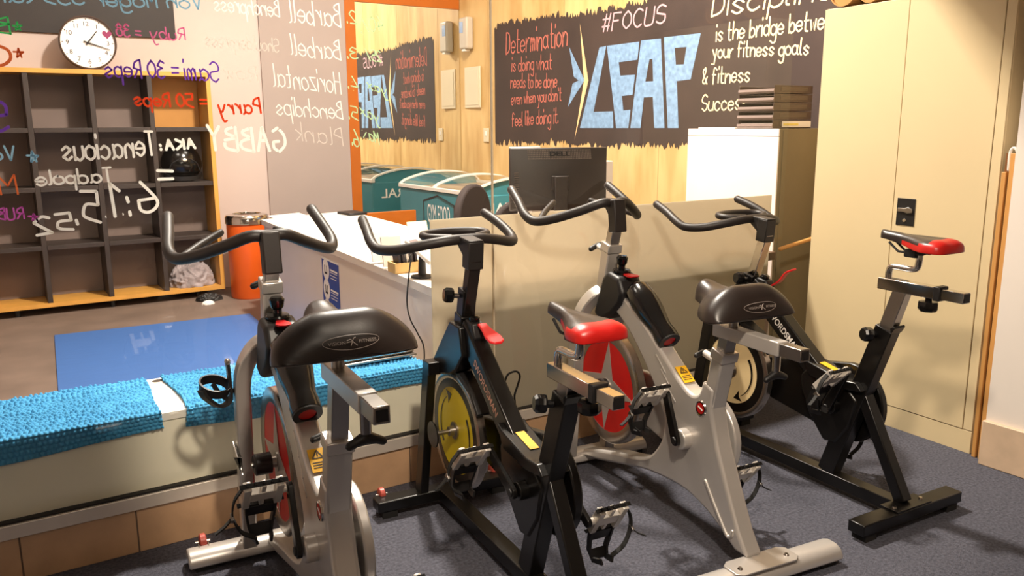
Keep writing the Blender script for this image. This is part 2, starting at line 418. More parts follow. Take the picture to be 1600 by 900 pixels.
WL = [
 ("Von Moger 335 (and", (316,14), (-34,2), (314,-8), 2.6, 'blue ink'),
 ("40/.", (599,47), (565,52), (597,24), 2.0, 'green ink'), ("2.", (558,38), (543,36), (557,18), 2.0, 'green ink'),
 ("Barbell", (533,43), (453,34), (531,6), 2.2, 'white ink'), ("Benchpress", (437,27), (336,17), (435,0), 2.0, 'white ink'),
 ("25/", (596,97), (573,94), (595,80), 2.0, 'green ink'), ("3.", (560,92), (544,91), (558,74), 2.0, 'green ink'),
 ("Barbell", (533,95), (455,86), (531,63), 2.0, 'white ink'), ("Shoulderpress", (436,82), (322,72), (435,60), 1.6, 'faint ink'),
 ("4.", (561,143), (545,139), (560,121), 2.0, 'green ink'), ("Horizontal", (533,147), (428,135), (531,113), 1.9, 'white ink'), ("Row", (404,128), (352,122), (402,104), 1.3, 'faint ink'),
 ("yax", (605,150), (575,138), (603,134), 1.8, 'green ink'),
 ("5.", (560,188), (546,185), (559,168), 2.0, 'green ink'), ("Benchdips", (536,186), (433,180), (534,158), 1.9, 'white ink'),
 ("yax", (593,192), (564,178), (591,176), 1.8, 'green ink'),
 ("6.", (561,230), (551,227), (560,204), 2.2, 'green ink'), ("Plank", (536,228), (464,220), (535,200), 1.7, 'faint ink'),
 ("Max", (593,226), (568,214), (591,208), 1.8, 'green ink'),
 ("GABBY", (446,237), (328,236), (445,200), 4.6, 'white ink'),
 ("Parry", (408,177), (343,178), (406,153), 3.2, 'red ink'), ("= 50 Reps", (324,168), (211,165), (323,147), 3.0, 'red ink'),
 ("Sami", (343,128), (290,125), (341,97), 2.4, 'purple ink'), ("= 30 Reps", (280,122), (165,120), (279,95), 2.6, 'purple ink'),
 ("Ruby", (290,63), (236,61), (289,44), 2.0, 'pink ink'), ("= 38", (221,60), (183,56), (220,40), 2.2, 'pink ink'),
 ("AKA:", (305,232), (252,235), (304,217), 4.0, 'white ink'), ("Tenacious", (243,243), (100,252), (240,206), 3.4, 'white ink'),
 ("Tadpole", (176,284), (58,290), (175,262), 3.0, 'white ink'), ("=", (273,292), (249,292), (272,248), 4.4, 'white ink'),
 ("6:1", (246,329), (166,341), (243,279), 4.4, 'white ink'), ("5.", (158,348), (121,349), (156,300), 4.2, 'white ink'), ("52", (114,359), (58,367), (112,332), 4.0, 'white ink'),
 ("B", (17,53), (-4,53), (16,26), 2.2, 'bright green ink'), ("*", (36,47), (20,47), (36,28), 1.5, 'bright green ink'),
 ("O", (18,102), (-22,102), (17,68), 4.0, 'orange ink'), ("*", (38,90), (22,90), (38,70), 2.4, 'orange ink'),
 ("S", (14,206), (-14,204), (13,160), 4.0, 'purple ink'), ("Vo", (25,250), (-12,250), (24,228), 2.6, 'blue ink'), ("*", (62,252), (44,252), (61,230), 2.8, 'blue ink'),
 ("M", (28,303), (1,305), (27,273), 2.4, 'orange ink'), ("RUB", (38,342), (-2,344), (37,324), 2.2, 'violet ink'), ("*", (63,345), (46,345), (62,329), 2.4, 'violet ink'),
]
for a in WL: glass_line(*a)
# small heart beside the pink score
mb = MB(); Y = GY + 0.006; hp = []
for i in range(28):
    t = 2*PI*i/28; hp.append((16*math.sin(t)**3, 13*math.cos(t)-5*math.cos(2*t)-2*math.cos(3*t)-math.cos(4*t)))
c0 = ony(167, 54, Y)
mb.add([c0 + Vector((x*0.0009, 0.0005, z*0.0009)) for x, z in hp], [list(range(28))]); mb.build('heart_mark', MATS['pink ink'], g1, smooth=0)

# ------------------------------------------------------------------ mural on the plywood wall
mat('chalkboard paint', (58, 44, 38), 0.75, var=0.18, scale=3)
mat('chalk salmon', (186, 104, 88), 0.9, var=0.12, scale=40); mat('chalk pink', (200, 160, 166), 0.9, var=0.12, scale=40); mat('chalk cream', (240, 222, 176), 0.9, var=0.08, scale=40)
mat('chalk blue', (122, 152, 184), 0.9, var=0.22, scale=26); mat('chalk tan', (224, 190, 138), 0.9, var=0.1, scale=30)
MX = XW - 0.003
ya = 7.285; yb_ = 3.2; zt = 2.455; zb = 1.325
nseg = 420; top = []; bot = []
rng = random.Random(3); e1 = e2 = 0.0
for i in range(nseg+1):
    y = ya + (yb_-ya)*i/nseg
    e1 = 0.5*e1 + rng.uniform(-0.03, 0.03); e2 = 0.5*e2 + rng.uniform(-0.03, 0.03)
    slopez = -0.0
    top.append((y, zt + e1 + 0.012*math.sin(y*3))); bot.append((y, zb + e2 + 0.012*math.sin(y*4+1)))
mu = MB(); vs = []
for (y, z), (y2, z2) in zip(top, bot): vs += [(wall_x(y)-0.003, y, z2), (wall_x(y)-0.003, y, z), (wall_x(y)-0.0005, y, z2), (wall_x(y)-0.0005, y, z)]
fs = []
for i in range(nseg):
    a = 4*i; b = a+4; fs += [(a, b, b+1, a+1), (a+1, b+1, b+3, a+3), (a, a+2, b+2, b)]
mural = mu.add(vs, fs).build('wall_mural', MATS['chalkboard paint'], None, smooth=0)
tag(mural, 'dark chalkboard mural with blue block letters and chalk slogans on the plywood wall', 'mural')
def chalk(text, a, b, top, thick, m, slant=0.05, jit=0.13):
    mb = MB(); A = onw(a[0], a[1], 0.0032); B = onw(b[0], b[1], 0.0032); T = onw(top[0], top[1], 0.0032)
    write(mb, text, A, B, T, thick*0.78, 0.0012, slant, jit); return mb.build('chalk_lettering', MATS[m], mural, smooth=0)
for a in [
 ("Determination", (791,85), (886,72), (791,50), 0.016, 'chalk salmon'),
 ("is doing what", (800,112), (862,107), (800,90), 0.013, 'chalk salmon'), ("needs to be done", (798,138), (870,137), (798,116), 0.013, 'chalk salmon'),
 ("even when you don't", (799,164), (877,157), (799,145), 0.013, 'chalk salmon'), ("feel like doing it.", (800,198), (872,192), (800,176), 0.013, 'chalk salmon'),
 ("#FOCUS", (940,51), (1038,36), (942,24), 0.018, 'chalk pink'),
 ("Discipline", (1112,27), (1300,-2), (1116,-10), 0.019, 'chalk cream'), ("is the bridge between", (1119,65), (1312,42), (1120,38), 0.015, 'chalk cream'),
 ("your fitness goals", (1113,91), (1263,85), (1114,68), 0.015, 'chalk cream'), ("& fitness", (1098,132), (1171,127), (1099,107), 0.014, 'chalk cream'),
 ("Success", (1097,174), (1167,171), (1098,149), 0.014, 'chalk cream')]: chalk(*a)
def mpoly(pts, m, name, hole=None):
    P = [onw(x, y, 0.0044) for x, y in pts]
    bm = bmesh.new(); es = []
    for loop in [P] + ([[onw(x, y, 0.0044) for x, y in hole]] if hole else []):
        v = [bm.verts.new(q) for q in loop]
        for i in range(len(v)): es.append(bm.edges.new((v[i], v[(i+1) % len(v)])))
    bmesh.ops.triangle_fill(bm, use_beauty=True, use_dissolve=False, edges=es)
    me = bpy.data.meshes.new(name); bm.to_mesh(me); bm.free(); me.materials.append(MATS[m])
    o = bpy.data.objects.new(name, me); C.objects.link(o); o.parent = mural; return o
c3 = lambda L: [(680 + x/3, y/3) for x, y in L]
c4 = lambda L: [(1000 + x/3, y/3) for x, y in L]
mpoly(c3([(770,222),(802,215),(742,525),(833,522),(835,600),(678,600)]), 'chalk blue', 'block_letter')
mpoly(c3([(805,215),(957,195),(948,280),(860,292),(868,355),(937,350),(925,445),(875,450),(882,518),(915,515),(905,600),(848,600)]), 'chalk blue', 'block_letter')
mpoly(c3([(965,190),(1058,180),(1075,600),(1027,600),(1020,455),(978,457),(962,600),(915,600)]), 'chalk blue', 'block_letter', c3([(1004,278),(1018,276),(1022,381),(985,383)]))
mpoly(c4([(112,175),(285,155),(237,372),(173,380),(180,600),(130,600)]), 'chalk blue', 'block_letter', c4([(163,225),(218,220),(205,302),(168,303)]))
mpoly(c3([(628,220),(700,375),(622,502),(644,392),(672,377),(650,360)]), 'chalk blue', 'arrow_mark')
mpoly(c3([(678,110),(718,378),(653,655),(697,378)]), 'chalk tan', 'arrow_mark')

# ------------------------------------------------------------------ mirror on the far wall, in its orange frame
m = bpy.data.materials.new('mirror glass'); m.use_nodes = True; b = m.node_tree.nodes['Principled BSDF']
b.inputs['Metallic'].default_value = 1; b.inputs['Roughness'].default_value = 0.0; b.inputs['Base Color'].default_value = (0.86, 0.87, 0.84, 1); MATS['mirror glass'] = m
mir = thing('wall_mirror', 'large mirror in an orange frame on the far wall, reflecting the mural', 'mirror', (3.8, YB, 0.4))
def loc_bx(root, a, b): 
    o = root.location; return MB().bx([a[i]-o[i] for i in range(3)], [b[i]-o[i] for i in range(3)])
loc_bx(mir, (3.25, YB-0.012, 0.5), (wall_x(YB)-0.006, YB-0.001, 2.69)).build('mirror_pane', MATS['mirror glass'], mir, smooth=0)
fm = loc_bx(mir, (3.165, YB-0.03, 0.4), (3.272, YB-0.001, 2.82)); o = mir.location
fm.bx([3.272-o.x, -0.03, 2.69-o.z], [wall_x(YB)-0.006-o.x, -0.001, 2.82-o.z])
fm.build('mirror_frame', MATS['orange paint'], mir)
# ================================================================== THINGS IN THE GYM
mat('oak', (206, 150, 70), 0.45, var=0.08, scale=5, stretch=(1, 1, 0.2)); mat('wenge', (52, 42, 38), 0.5, var=0.15, scale=6)
mat('back board', (122, 104, 96), 0.6, var=0.05); mat('back board amber', (190, 132, 62), 0.6, var=0.06)
mat('white plastic', (232, 224, 214), 0.4, var=0.02); mat('black plastic', (22, 20, 20), 0.45, var=0.1, scale=20); mat('gloss black', (12, 11, 11), 0.15, var=0.1)
mat('chrome', (205, 200, 194), 0.13, 1.0, var=0.03); mat('steel', (172, 166, 160), 0.3, 1.0, var=0.04)
mat('bin orange', (222, 92, 24), 0.35, var=0.03); mat('mat blue', (58, 96, 156), 0.6, var=0.12, scale=30, stretch=(0.3, 8, 1))
mat('laminate white', (234, 222, 210), 0.35, var=0.02); mat('laminate edge', (206, 178, 138), 0.45, var=0.03)
mat('paper', (240, 234, 226), 0.8, var=0.02); mat('sign blue', (36, 66, 150), 0.5, var=0.03)
mat('teal', (58, 126, 136), 0.4, var=0.04); mat('freezer white', (222, 218, 208), 0.35, var=0.02)
mat('clock face', (236, 226, 220), 0.5, var=0.01); mat('clock ink', (40, 34, 32), 0.6)

# cube shelf: four by four
SH0 = -0.07; SH1 = 1.773; SZ0 = 0.06; SZ1 = 1.955; SY0 = 7.57; SY1 = YB-0.012
shelf = thing('cube_shelf', 'oak edged cube shelf with dark dividers against the far wall', 'shelf', (0.85, SY1, SZ0))
so = shelf.location
def sb(a, b): return MB().bx([a[i]-so[i] for i in range(3)], [b[i]-so[i] for i in range(3)])
f = sb((SH0, SY0, SZ0), (SH1, SY1, SZ0+0.035)); 
for a, b in (((SH0, SY0, SZ1-0.035), (SH1, SY1, SZ1)), ((SH0, SY0, SZ0+0.035), (SH0+0.035, SY1, SZ1-0.035)), ((SH1-0.035, SY0, SZ0+0.035), (SH1, SY1, SZ1-0.035))):
    f.bx([a[i]-so[i] for i in range(3)], [b[i]-so[i] for i in range(3)])
f.build('shelf_carcass', MATS['oak'], shelf, bevel=0.002)
cols = [SH0+0.018, 0.388, 0.843, 1.283, SH1-0.018]; rows = [SZ0+0.018, 0.545, 1.012, 1.478, SZ1-0.018]
for x in cols[1:4]: sb((x-0.019, SY0+0.004, SZ0+0.036), (x+0.019, SY1-0.012, SZ1-0.036)).build('divider', MATS['wenge'], shelf, bevel=0.002)
for z in rows[1:4]:
    for i in range(4):
        a = cols[i]+0.02; b = cols[i+1]-0.02
        sb((a, SY0+0.004, z-0.018), (b, SY1-0.012, z+0.018)).build('shelf_board', MATS['wenge'], shelf, bevel=0.002)
for i in range(4):
    for j in range(4):
        amber = (i == 3 and j == 3)
        sb((cols[i]+0.02, SY1-0.011, rows[j]+0.019), (cols[i+1]-0.02, SY1-0.001, rows[j+1]-0.019)).build('back_board', MATS['back board amber' if amber else 'back board'], shelf, smooth=0)
for x in (0.15, 0.85, 1.55):
    for y in (SY0+0.06, SY1-0.06):
        MB().cyl((x-so.x, y-so.y, -SZ0), (x-so.x, y-so.y, 0.002), 0.02).build('foot', MATS['black plastic'], shelf)

# clock on the shelf
ck = thing('wall_clock', 'round white clock with black numerals standing on top of the cube shelf', 'clock', (0.868, SY0+0.13, SZ1+0.001))
r = 0.212; nx = Vector((0, -1, 0)); cc = Vector((0, 0, r+0.004)); tilt = Matrix.Rotation(math.radians(-4), 4, 'X')
def cpt(a, rad, out=0.0): return cc + Vector((math.sin(a)*rad, -out, math.cos(a)*rad))
MB().lathe(cc, nx, [(0, -0.02), (r, -0.02), (r, 0.028), (r-0.006, 0.034), (r-0.013, 0.03), (r-0.014, 0.012)], 64, ref=(0,0,1)).build('clock_rim', mat('clock rim', (74, 58, 50), 0.35), ck)
MB().lathe(cc, nx, [(0, 0.012), (r-0.0135, 0.012)], 64).build('clock_face', MATS['clock face'], ck, smooth=0)
for h in range(1, 13):
    a = h*PI/6
    printed('numeral', str(h), cpt(a, r*0.70, 0.013), (1,0,0), (0,0,1), 0.034, MATS['clock ink'], ck, depth=0.0005)
dots = MB()
for h in range(12):
    dots.lathe(cpt(h*PI/6, r*0.87, 0.0135), nx, [(0, 0), (0.0045, 0)], 10)
dots.build('hour_dots', MATS['clock ink'], ck, smooth=0)
def hand(name, ang, ln, wd, out):
    d = Vector((math.sin(ang), 0, math.cos(ang))); s = Vector((d.z, 0, -d.x)); c = cc + Vector((0, -out, 0))
    P = [c - d*ln*0.2 + s*wd*0.5, c + d*ln + s*wd*0.25, c + d*ln - s*wd*0.25, c - d*ln*0.2 - s*wd*0.5]
    MB().prism(P, (0, -0.002, 0)).build(name, MATS['clock ink'], ck, smooth=0)
hand('hour_hand', math.radians(38), 0.115, 0.014, 0.018); hand('minute_hand', math.radians(108), 0.165, 0.010, 0.021); hand('second_hand', math.radians(140), 0.04, 0.004, 0.024)
ck.rotation_euler = (math.radians(-3), 0, 0)

# chalkboard on the far wall above the shelf
cb = ony(275, 61, YB-0.02)
tag(MB().bx((-1.2, YB-0.02, cb.z), (cb.x, YB-0.001, 3.0)).build('chalkboard', mat('board black', (36, 28, 25), 0.6, var=0.1), None, bevel=0.003), 'black chalkboard on the far wall behind the round clock', 'board')

# helmet in the second row
hc = ony(284, 262, SY0+0.16); hz = rows[2]+0.0185
he = thing('helmet', 'glossy black helmet in the right column of the cube shelf', 'helmet', (hc.x, SY0+0.17, hz))
def helmet():
    mb = MB(); n = 28; mm = 16; vs = []
    for i in range(mm+1):
        th = PI*0.5 - i/mm*PI*0.80
        for j in range(n):
            a = 2*PI*j/n; rr = math.cos(th); x = 0.172*rr*math.cos(a); y = 0.165*rr*math.sin(a); z = 0.20*math.sin(th)
            if z < 0: x *= 1 - 0.25*abs(z)/0.15; y *= 1-0.25*abs(z)/0.15
            vs.append((x, y, max(0.0, z+0.135)))
    fs = [(i*n+j, i*n+(j+1)%n, (i+1)*n+(j+1)%n, (i+1)*n+j) for i in range(mm) for j in range(n)]
    fs.append([mm*n+j for j in range(n)]); return mb.add(vs, fs)
helmet().build('helmet_shell', MATS['gloss black'], he)
MB().lathe((0, -0.166, 0.185), (0, -1, 0.2), [(0, 0.006), (0.016, 0.005), (0.018, -0.012)], 18).build('badge', MATS['chrome'], he)
vz = MB()
for s in (-1, 1):
    vz.tube(smooth_path([(s*0.03, -0.155, 0.20), (s*0.10, -0.135, 0.16), (s*0.13, -0.108, 0.09)], 5), 0.006, 8)
vz.build('vent_ridge', MATS['black plastic'], he)
MB().sweep(smooth_path([(-0.155, -0.05, 0.06), (-0.10, -0.14, 0.035), (0, -0.172, 0.03), (0.10, -0.14, 0.035), (0.155, -0.05, 0.06)], 6), lambda i, t: [(-0.006,-0.018),(0.006,-0.018),(0.006,0.018),(-0.006,0.018)]).build('chin_guard', MATS['black plastic'], he)

# crumpled grey cloth in the bottom row
def cloth(cx, w, d, h):
    rng = random.Random(5); n = 96; m = 56; vs = []
    ph = [rng.uniform(0, 6.28) for _ in range(8)]
    for i in range(m+1):
        for j in range(n):
            a = 2*PI*j/n; t = i/m; th = t*PI*0.56
            sx = math.sin(th)*math.cos(a); sy = math.sin(th)*math.sin(a); sz = max(0, math.cos(th))**0.8
            # swirling folds: ridged noise with a warped domain
            p_ = Vector((sx*1.5, sy*1.5, sz*1.3)) + Vector((ph[0], ph[1], ph[2]))
            wv_ = Vector((noise.noise(p_*1.1), noise.noise(p_*1.1 + Vector((5, 3, 1))), noise.noise(p_*1.1 + Vector((1, 7, 4)))))
            r1 = 1-abs(noise.noise(p_*1.3 + wv_*1.6))*2.2; r2 = 1-abs(noise.noise(p_*2.6 + wv_*2.2 + Vector((9, 2, 3))))*2.2
            k = 0.93 + 0.16*max(0, r1)**1.6 + 0.09*max(0, r2)**1.6
            vs.append((sx*w/2*min(1.06, k), sy*d/2*min(1.1, k), max(0, sz*h*k)))
    fs = [(i*n+j, i*n+(j+1)%n, (i+1)*n+(j+1)%n, (i+1)*n+j) for i in range(m) for j in range(n)]
    fs.append([m*n+j for j in range(n)])
    return MB().add(vs, fs)
o = cloth(0, 0.37, 0.26, 0.20).build('folded_cloth', mat('grey cloth', (150, 138, 138), 0.9, var=0.35, scale=7), None, smooth=70)
o.location = (1.525, SY0+0.165, SZ0+0.0365); tag(o, 'crumpled grey cloth in the bottom right cube of the shelf', 'cloth')
# small bag and crumpled paper under the shelf corner
o = cloth(0, 0.22, 0.16, 0.055).build('black_bag', MATS['black plastic'], None, smooth=70); o.location = (1.60, 7.45, -0.002); tag(o, 'small black bag lying on the floor by the shelf corner', 'bag')
o = cloth(0, 0.1, 0.06, 0.03).build('paper_scrap', MATS['paper'], None, smooth=70); o.location = (1.55, 7.27, -0.002); tag(o, 'crumpled white paper scrap on the floor by the shelf', 'paper')

# bin
bn = thing('waste_bin', 'round orange bin with a chrome lid between shelf and desk', 'bin', (1.965, 7.42, 0))
MB().lathe((0,0,0), (0,0,1), [(0,-0.001),(0.168,-0.001),(0.174,0.01),(0.178,0.66),(0.165,0.66),(0.165,0.05),(0,0.05)], 48).build('bin_body', MATS['bin orange'], bn)
MB().lathe((0,0,0), (0,0,1), [(0.176,0.655),(0.187,0.66),(0.187,0.715),(0.176,0.735),(0.12,0.745),(0.115,0.72),(0.13,0.66)], 48, closed_prof=True).build('bin_lid', MATS['chrome'], bn)

# exercise mat on the gym floor
o = MB().prism([(0.25, 5.2, -0.002), (1.66, 5.2, -0.002), (1.74, 6.66, -0.002), (0.343, 6.758, -0.002)], (0, 0, 0.010)).build('exercise_mat', MATS['mat blue'], None, bevel=0.003)
tag(o, 'flat blue exercise mat on the gym floor behind the towels', 'mat')

# bench behind the glass with two chenille towels
bench = thing('low_bench', 'long low cream bench against the glass, under the blue towels', 'bench', (0, 3.25, 0))
mat('bench front', (248, 240, 220), 0.4, var=0.02); mat('bench top', (240, 232, 222), 0.35, var=0.02)
MB().bx((-2.55, 3.064-3.25, 0), (1.535, 3.50-3.25, 0.46)).build('bench_body', MATS['bench front'], bench, smooth=0)
MB().bx((-2.55, 3.058-3.25, 0.46), (1.54, 3.52-3.25, 0.49)).build('bench_top', MATS['bench top'], bench, bevel=0.002)
MB().lathe((0.52, 3.50-3.25-0.02, 0.4905), (0,0,1), [(0,0.0005),(0.016,0.0005),(0.02,0)], 20).build('cap', MATS['steel'], bench)
mat('chenille', (80, 156, 202), 0.95, var=0.10, scale=9, spec=0.1)
def towel(name, x0, x1, depth, drop, taper, label, seed):
    rng = random.Random(seed); bump = 0.0165; nx = int((x1-x0)/bump); L = depth + drop; ny = int(L/bump)
    sx = 6; sy = 6; NX = nx*sx; NY = ny*sy; vs = []
    for j in range(NY+1):
        s = j/NY*L
        for i in range(NX+1):
            u = i/NX; x = x0 + (x1-x0)*u
            cx = (i % sx)/sx; cyy = (j % sy)/sy
            cj = j//sy; io = i + (sx//2 if cj % 2 else 0) + random.Random(cj*77+seed).randint(0, 2); ci = io//sx; rr_ = random.Random(ci*9176+cj*131+seed).uniform(0.45, 1.2); h = 0.0125*rr_*abs(math.sin(PI*io/sx))**0.6*abs(math.sin(PI*j/sy))**0.6 + 0.002*math.sin(17*u+s*20+seed)
            xe = x + taper*(s/L)*(1-u)*0.0
            if s < depth - 0.012: p = Vector((xe, 3.055+depth-s-0.012+0.012, 0.4965+h)); 
            elif s < depth + 0.008:
                a = (s-depth+0.012)/0.02*PI/2; p = Vector((xe, 3.055+0.012-0.0-(0.0065+h)*math.sin(a)-0.012*(a/(PI/2)) + 0.0, 0.49+(0.0065+h)*math.cos(a)))
            else: p = Vector((xe, max(3.0415, 3.0535-0.001-h), 0.49-(s-depth-0.008)))
            if u < 0.02 or u > 0.98: p.z = p.z
            # wavy outline at the ends and along the bottom
            wob = 0.010*math.sin(s*9+seed)
            p.x += wob*(1 if u > 0.5 else -1)*abs(u-0.5)*2
            if s >= depth+0.008: p.z += 0.012*math.sin(u*7+seed)*(s-depth)/drop
            vs.append(p)
    fs = [(j*(NX+1)+i, j*(NX+1)+i+1, (j+1)*(NX+1)+i+1, (j+1)*(NX+1)+i) for j in range(NY) for i in range(NX)]
    o = MB().add(vs, fs).build(name, MATS['chenille'], None, smooth=180); tag(o, label, 'towel'); 
    so = o.modifiers.new('thick', 'SOLIDIFY'); so.thickness = 0.003; so.offset = -1
    return o
towel('chenille_towel', -0.62, 0.468, 0.46, 0.075, 0, 'fluffy blue chenille towel draped over the left end of the low bench', 1)
towel('chenille_towel', 0.545, 1.525, 0.45, 0.085, 0, 'fluffy blue chenille towel on the right end of the low bench, under a metal case', 2)
case = thing('metal_case', 'flat shiny metal case lying on the blue towel near the desk', 'case', (1.36, 3.27, 0.5125))
MB().bx((-0.17, -0.11, 0), (0.17, 0.11, 0.012)).build('case_base', MATS['steel'], case, bevel=0.005)
MB().bx((-0.16, -0.10, 0.0125), (0.165, 0.105, 0.042)).build('case_lid', MATS['chrome'], case, bevel=0.012, seg=3)

# reception desk
DZ = 0.79
NL = onz(680,452,DZ); FL = onz(408,343,DZ); FR = onz(545,329,DZ); dv = (FL-NL).normalized(); wv = (FR-FL); NR = NL + wv
NR = NR - dv*(wv.y/dv.y); NL = NL - dv*0.115; NR = NR - dv*0.115
desk = thing('reception_desk', 'long white reception desk beyond the glass, running away from the frosted panel', 'desk', (NL.x, NL.y, 0), 0)
do = desk.location
rel = lambda P, z: Vector((P.x-do.x, P.y-do.y, z))
MB().prism([rel(NL, DZ-0.042), rel(NR, DZ-0.042), rel(FR, DZ-0.042), rel(FL, DZ-0.042)], (0,0,0.042)).build('desk_top', MATS['laminate white'], desk, bevel=0.003)
inn = wv.normalized()*0.025
fp = [NL+inn+dv*0.07, NL+inn*1.7+dv*0.07, FL+inn*1.7, FL+inn]
MB().prism([rel(q, 0) for q in fp], (0,0,DZ-0.043)).build('front_panel', MATS['laminate white'], desk, smooth=0)
e0 = NL+inn*1.75+dv*0.10; e1 = NR-inn+dv*0.10; 
MB().prism([rel(q, 0) for q in (e0, e1, e1+dv*0.03, e0+dv*0.03)], (0,0,DZ-0.043)).build('end_panel', MATS['laminate edge'], desk, smooth=0)
f0 = FL+inn*1.75-dv*0.04; f1 = FR-inn-dv*0.04
MB().prism([rel(q, 0) for q in (f0, f1, f1+dv*0.03, f0+dv*0.03)], (0,0,DZ-0.043)).build('end_panel', MATS['laminate white'], desk, smooth=0)

# blue notice on the desk front
nrm = Vector((dv.y, -dv.x, 0)); nrm = nrm if nrm.x < 0 else -nrm
def ondesk(px, py):
    d = ray(px, py); a = NL+inn; t = (a-CAM).dot(nrm)/d.dot(nrm); return CAM + d*t
A = ondesk(503, 403); B = ondesk(529, 414); Cc = ondesk(505, 470)
ww = (Vector((B.x, B.y, 0))-Vector((A.x, A.y, 0))).length; hh = 0.40
nt_ = thing('notice_sheet', 'tall blue notice with round white pictograms stuck on the desk front', 'sign', (A.x+nrm.x*0.001, A.y+nrm.y*0.001, A.z))
rd = Vector((B.x-A.x, B.y-A.y, 0)).normalized(); dnv = Vector((0,0,-1))
MB().prism([(0,0,0.0), rd*ww, rd*ww+dnv*hh, dnv*hh], nrm*0.002).build('notice_backing', MATS['sign blue'], nt_, smooth=0)
MB().prism([(0,0,0.0), rd*ww, rd*ww+Vector((0,0,0.012)), (0,0,0.012)], nrm*0.002).build('notice_border', MATS['paper'], nt_, smooth=0)
for i, word in enumerate(("STAY SAFE", "DISTANCE", "WASH")):
    c = rd*ww*0.25 + dnv*(0.06+0.125*i) + nrm*0.0026
    MB().lathe(c, nrm, [(0, 0), (ww*0.2, 0)], 32, ref=(0,0,1)).build('pictogram', MATS['paper'], nt_, smooth=0)
    u = MB(); c2 = c + nrm*0.0004
    s_ = ww*0.08
    u.prism([c2 + rd*a*s_ - dnv*b*s_ for a, b in ((-1,1.0),(-0.5,1.0),(-0.5,-0.6),(0.5,-0.6),(0.5,1.0),(1,1.0),(1,-1.1),(-1,-1.1))], nrm*0.0003)
    u.build('pictogram_symbol', MATS['clock ink'], nt_, smooth=0)
    bars = MB()
    for k, (l, t) in enumerate(((0.44, 0.011), (0.42, 0.004), (0.40, 0.004), (0.36, 0.004))):
        p = rd*ww*0.5 + dnv*(0.045+0.125*i+0.018*k) + nrm*0.0026
        bars.prism([p, p+rd*ww*l, p+rd*ww*l+dnv*t, p+dnv*t], nrm*0.0003)
    bars.build('text_lines', MATS['paper'], nt_, smooth=0)

# things on the desk
def desk_pt(px, py, z=DZ): return onz(px, py, z)
q = desk_pt(448, 337); o = MB()
ax = dv; ay = wv.normalized()
def sheet(name, c, lx, ly, label, cat, m='paper', th=0.001, z=DZ+0.0015):
    c = Vector((c.x, c.y, z)); P = [c - ax*lx/2 - ay*ly/2, c + ax*lx/2 - ay*ly/2, c + ax*lx/2 + ay*ly/2, c - ax*lx/2 + ay*ly/2]
    o = MB().prism(P, (0,0,th)).build(name, MATS[m], None, smooth=0); tag(o, label, cat); return o, c
sh, c = sheet('paper_sheet', q, 0.21, 0.30, 'sheet with blue print at the far end of the white desk', 'paper')
pr = MB()
for k in range(5): pr.prism([c + ax*(-0.07+0.03*k) + ay*y + Vector((0,0,0.0012)) for y in (-0.1, 0.1)] + [c + ax*(-0.06+0.03*k) + ay*y + Vector((0,0,0.0012)) for y in (0.1, -0.1)], (0,0,0.0003))
pr.build('printed_lines', MATS['sign blue'], sh, smooth=0)
def holder(px, py, label):
    c = desk_pt(px, py); t = thing('brochure_holder', label, 'holder', (c.x, c.y, DZ+0.001), math.atan2(dv.y, dv.x)-PI/2, 'brochure holders on the desk')
    a = MB().bx((-0.06,-0.035,0),(0.06,0.045,0.004)); a.box((0, 0.035, 0.075), (0.12, 0.003, 0.15), Matrix.Rotation(math.radians(-14), 3, 'X')); a.box((0,-0.03,0.025), (0.12, 0.003, 0.05))
    a.build('holder_body', MATS['acrylic'], t, smooth=0)
    MB().box((0, 0.024, 0.085), (0.105, 0.012, 0.15), Matrix.Rotation(math.radians(-14), 3, 'X')).build('brochures', MATS['paper'], t, smooth=0); return t
holder(598, 412, 'clear brochure holder of white leaflets on the desk, farther from the card box'); holder(616, 420, 'clear brochure holder of white leaflets on the desk, right beside the card box')
c = desk_pt(634, 424); cx_ = thing('card_box', 'small wooden box of dark cards on the near end of the desk', 'box', (c.x, c.y, DZ+0.001), math.atan2(dv.y, dv.x)-PI/2)
b_ = MB().bx((-0.075,-0.05,0),(0.075,0.05,0.006)); b_.bx((-0.075,-0.05,0.006),(0.075,-0.042,0.05)); b_.bx((-0.075,0.042,0.006),(0.075,0.05,0.05)); b_.bx((-0.075,-0.042,0.006),(-0.067,0.042,0.05)); b_.bx((0.067,-0.042,0.006),(0.075,0.042,0.05))
b_.build('box_body', mat('light wood', (216, 176, 112), 0.5, var=0.1, scale=10), cx_)
for k in range(5): MB().box((-0.045+0.022*k, 0.0, 0.06), (0.012, 0.075, 0.10), Matrix.Rotation(math.radians(-8), 3, 'Y')).build('card', mat('card dark', (46, 38, 44), 0.5, var=0.2) if k != 2 else MATS['paper'], cx_, smooth=0)
c = onz(654, 364, DZ+0.08); o = MB().box((0,0,0), (0.13, 0.004, 0.15), Matrix.Rotation(math.radians(-20), 3, 'X')).build('cream_card', mat('cream card', (240, 222, 184), 0.7, var=0.02), None, smooth=0)
o.location = (c.x, c.y, DZ+0.0765); tag(o, 'cream card standing upright on the desk behind the card box', 'card')
c = onz(659, 396, DZ+0.115); tb = thing('card_terminal', 'white card payment terminal tilted on a black stand at the desk end', 'terminal', (c.x, c.y, DZ+0.001), math.radians(35))
MB().lathe((0,0,0),(0,0,1),[(0,0),(0.055,0),(0.055,0.008),(0.02,0.014),(0.016,0.10),(0,0.10)],24).build('stand', MATS['black plastic'], tb)
rt_ = Matrix.Rotation(math.radians(38), 3, 'X')
MB().box((0,0,0.125), (0.09, 0.17, 0.02), rt_).build('terminal_body', MATS['white plastic'], tb, bevel=0.006)
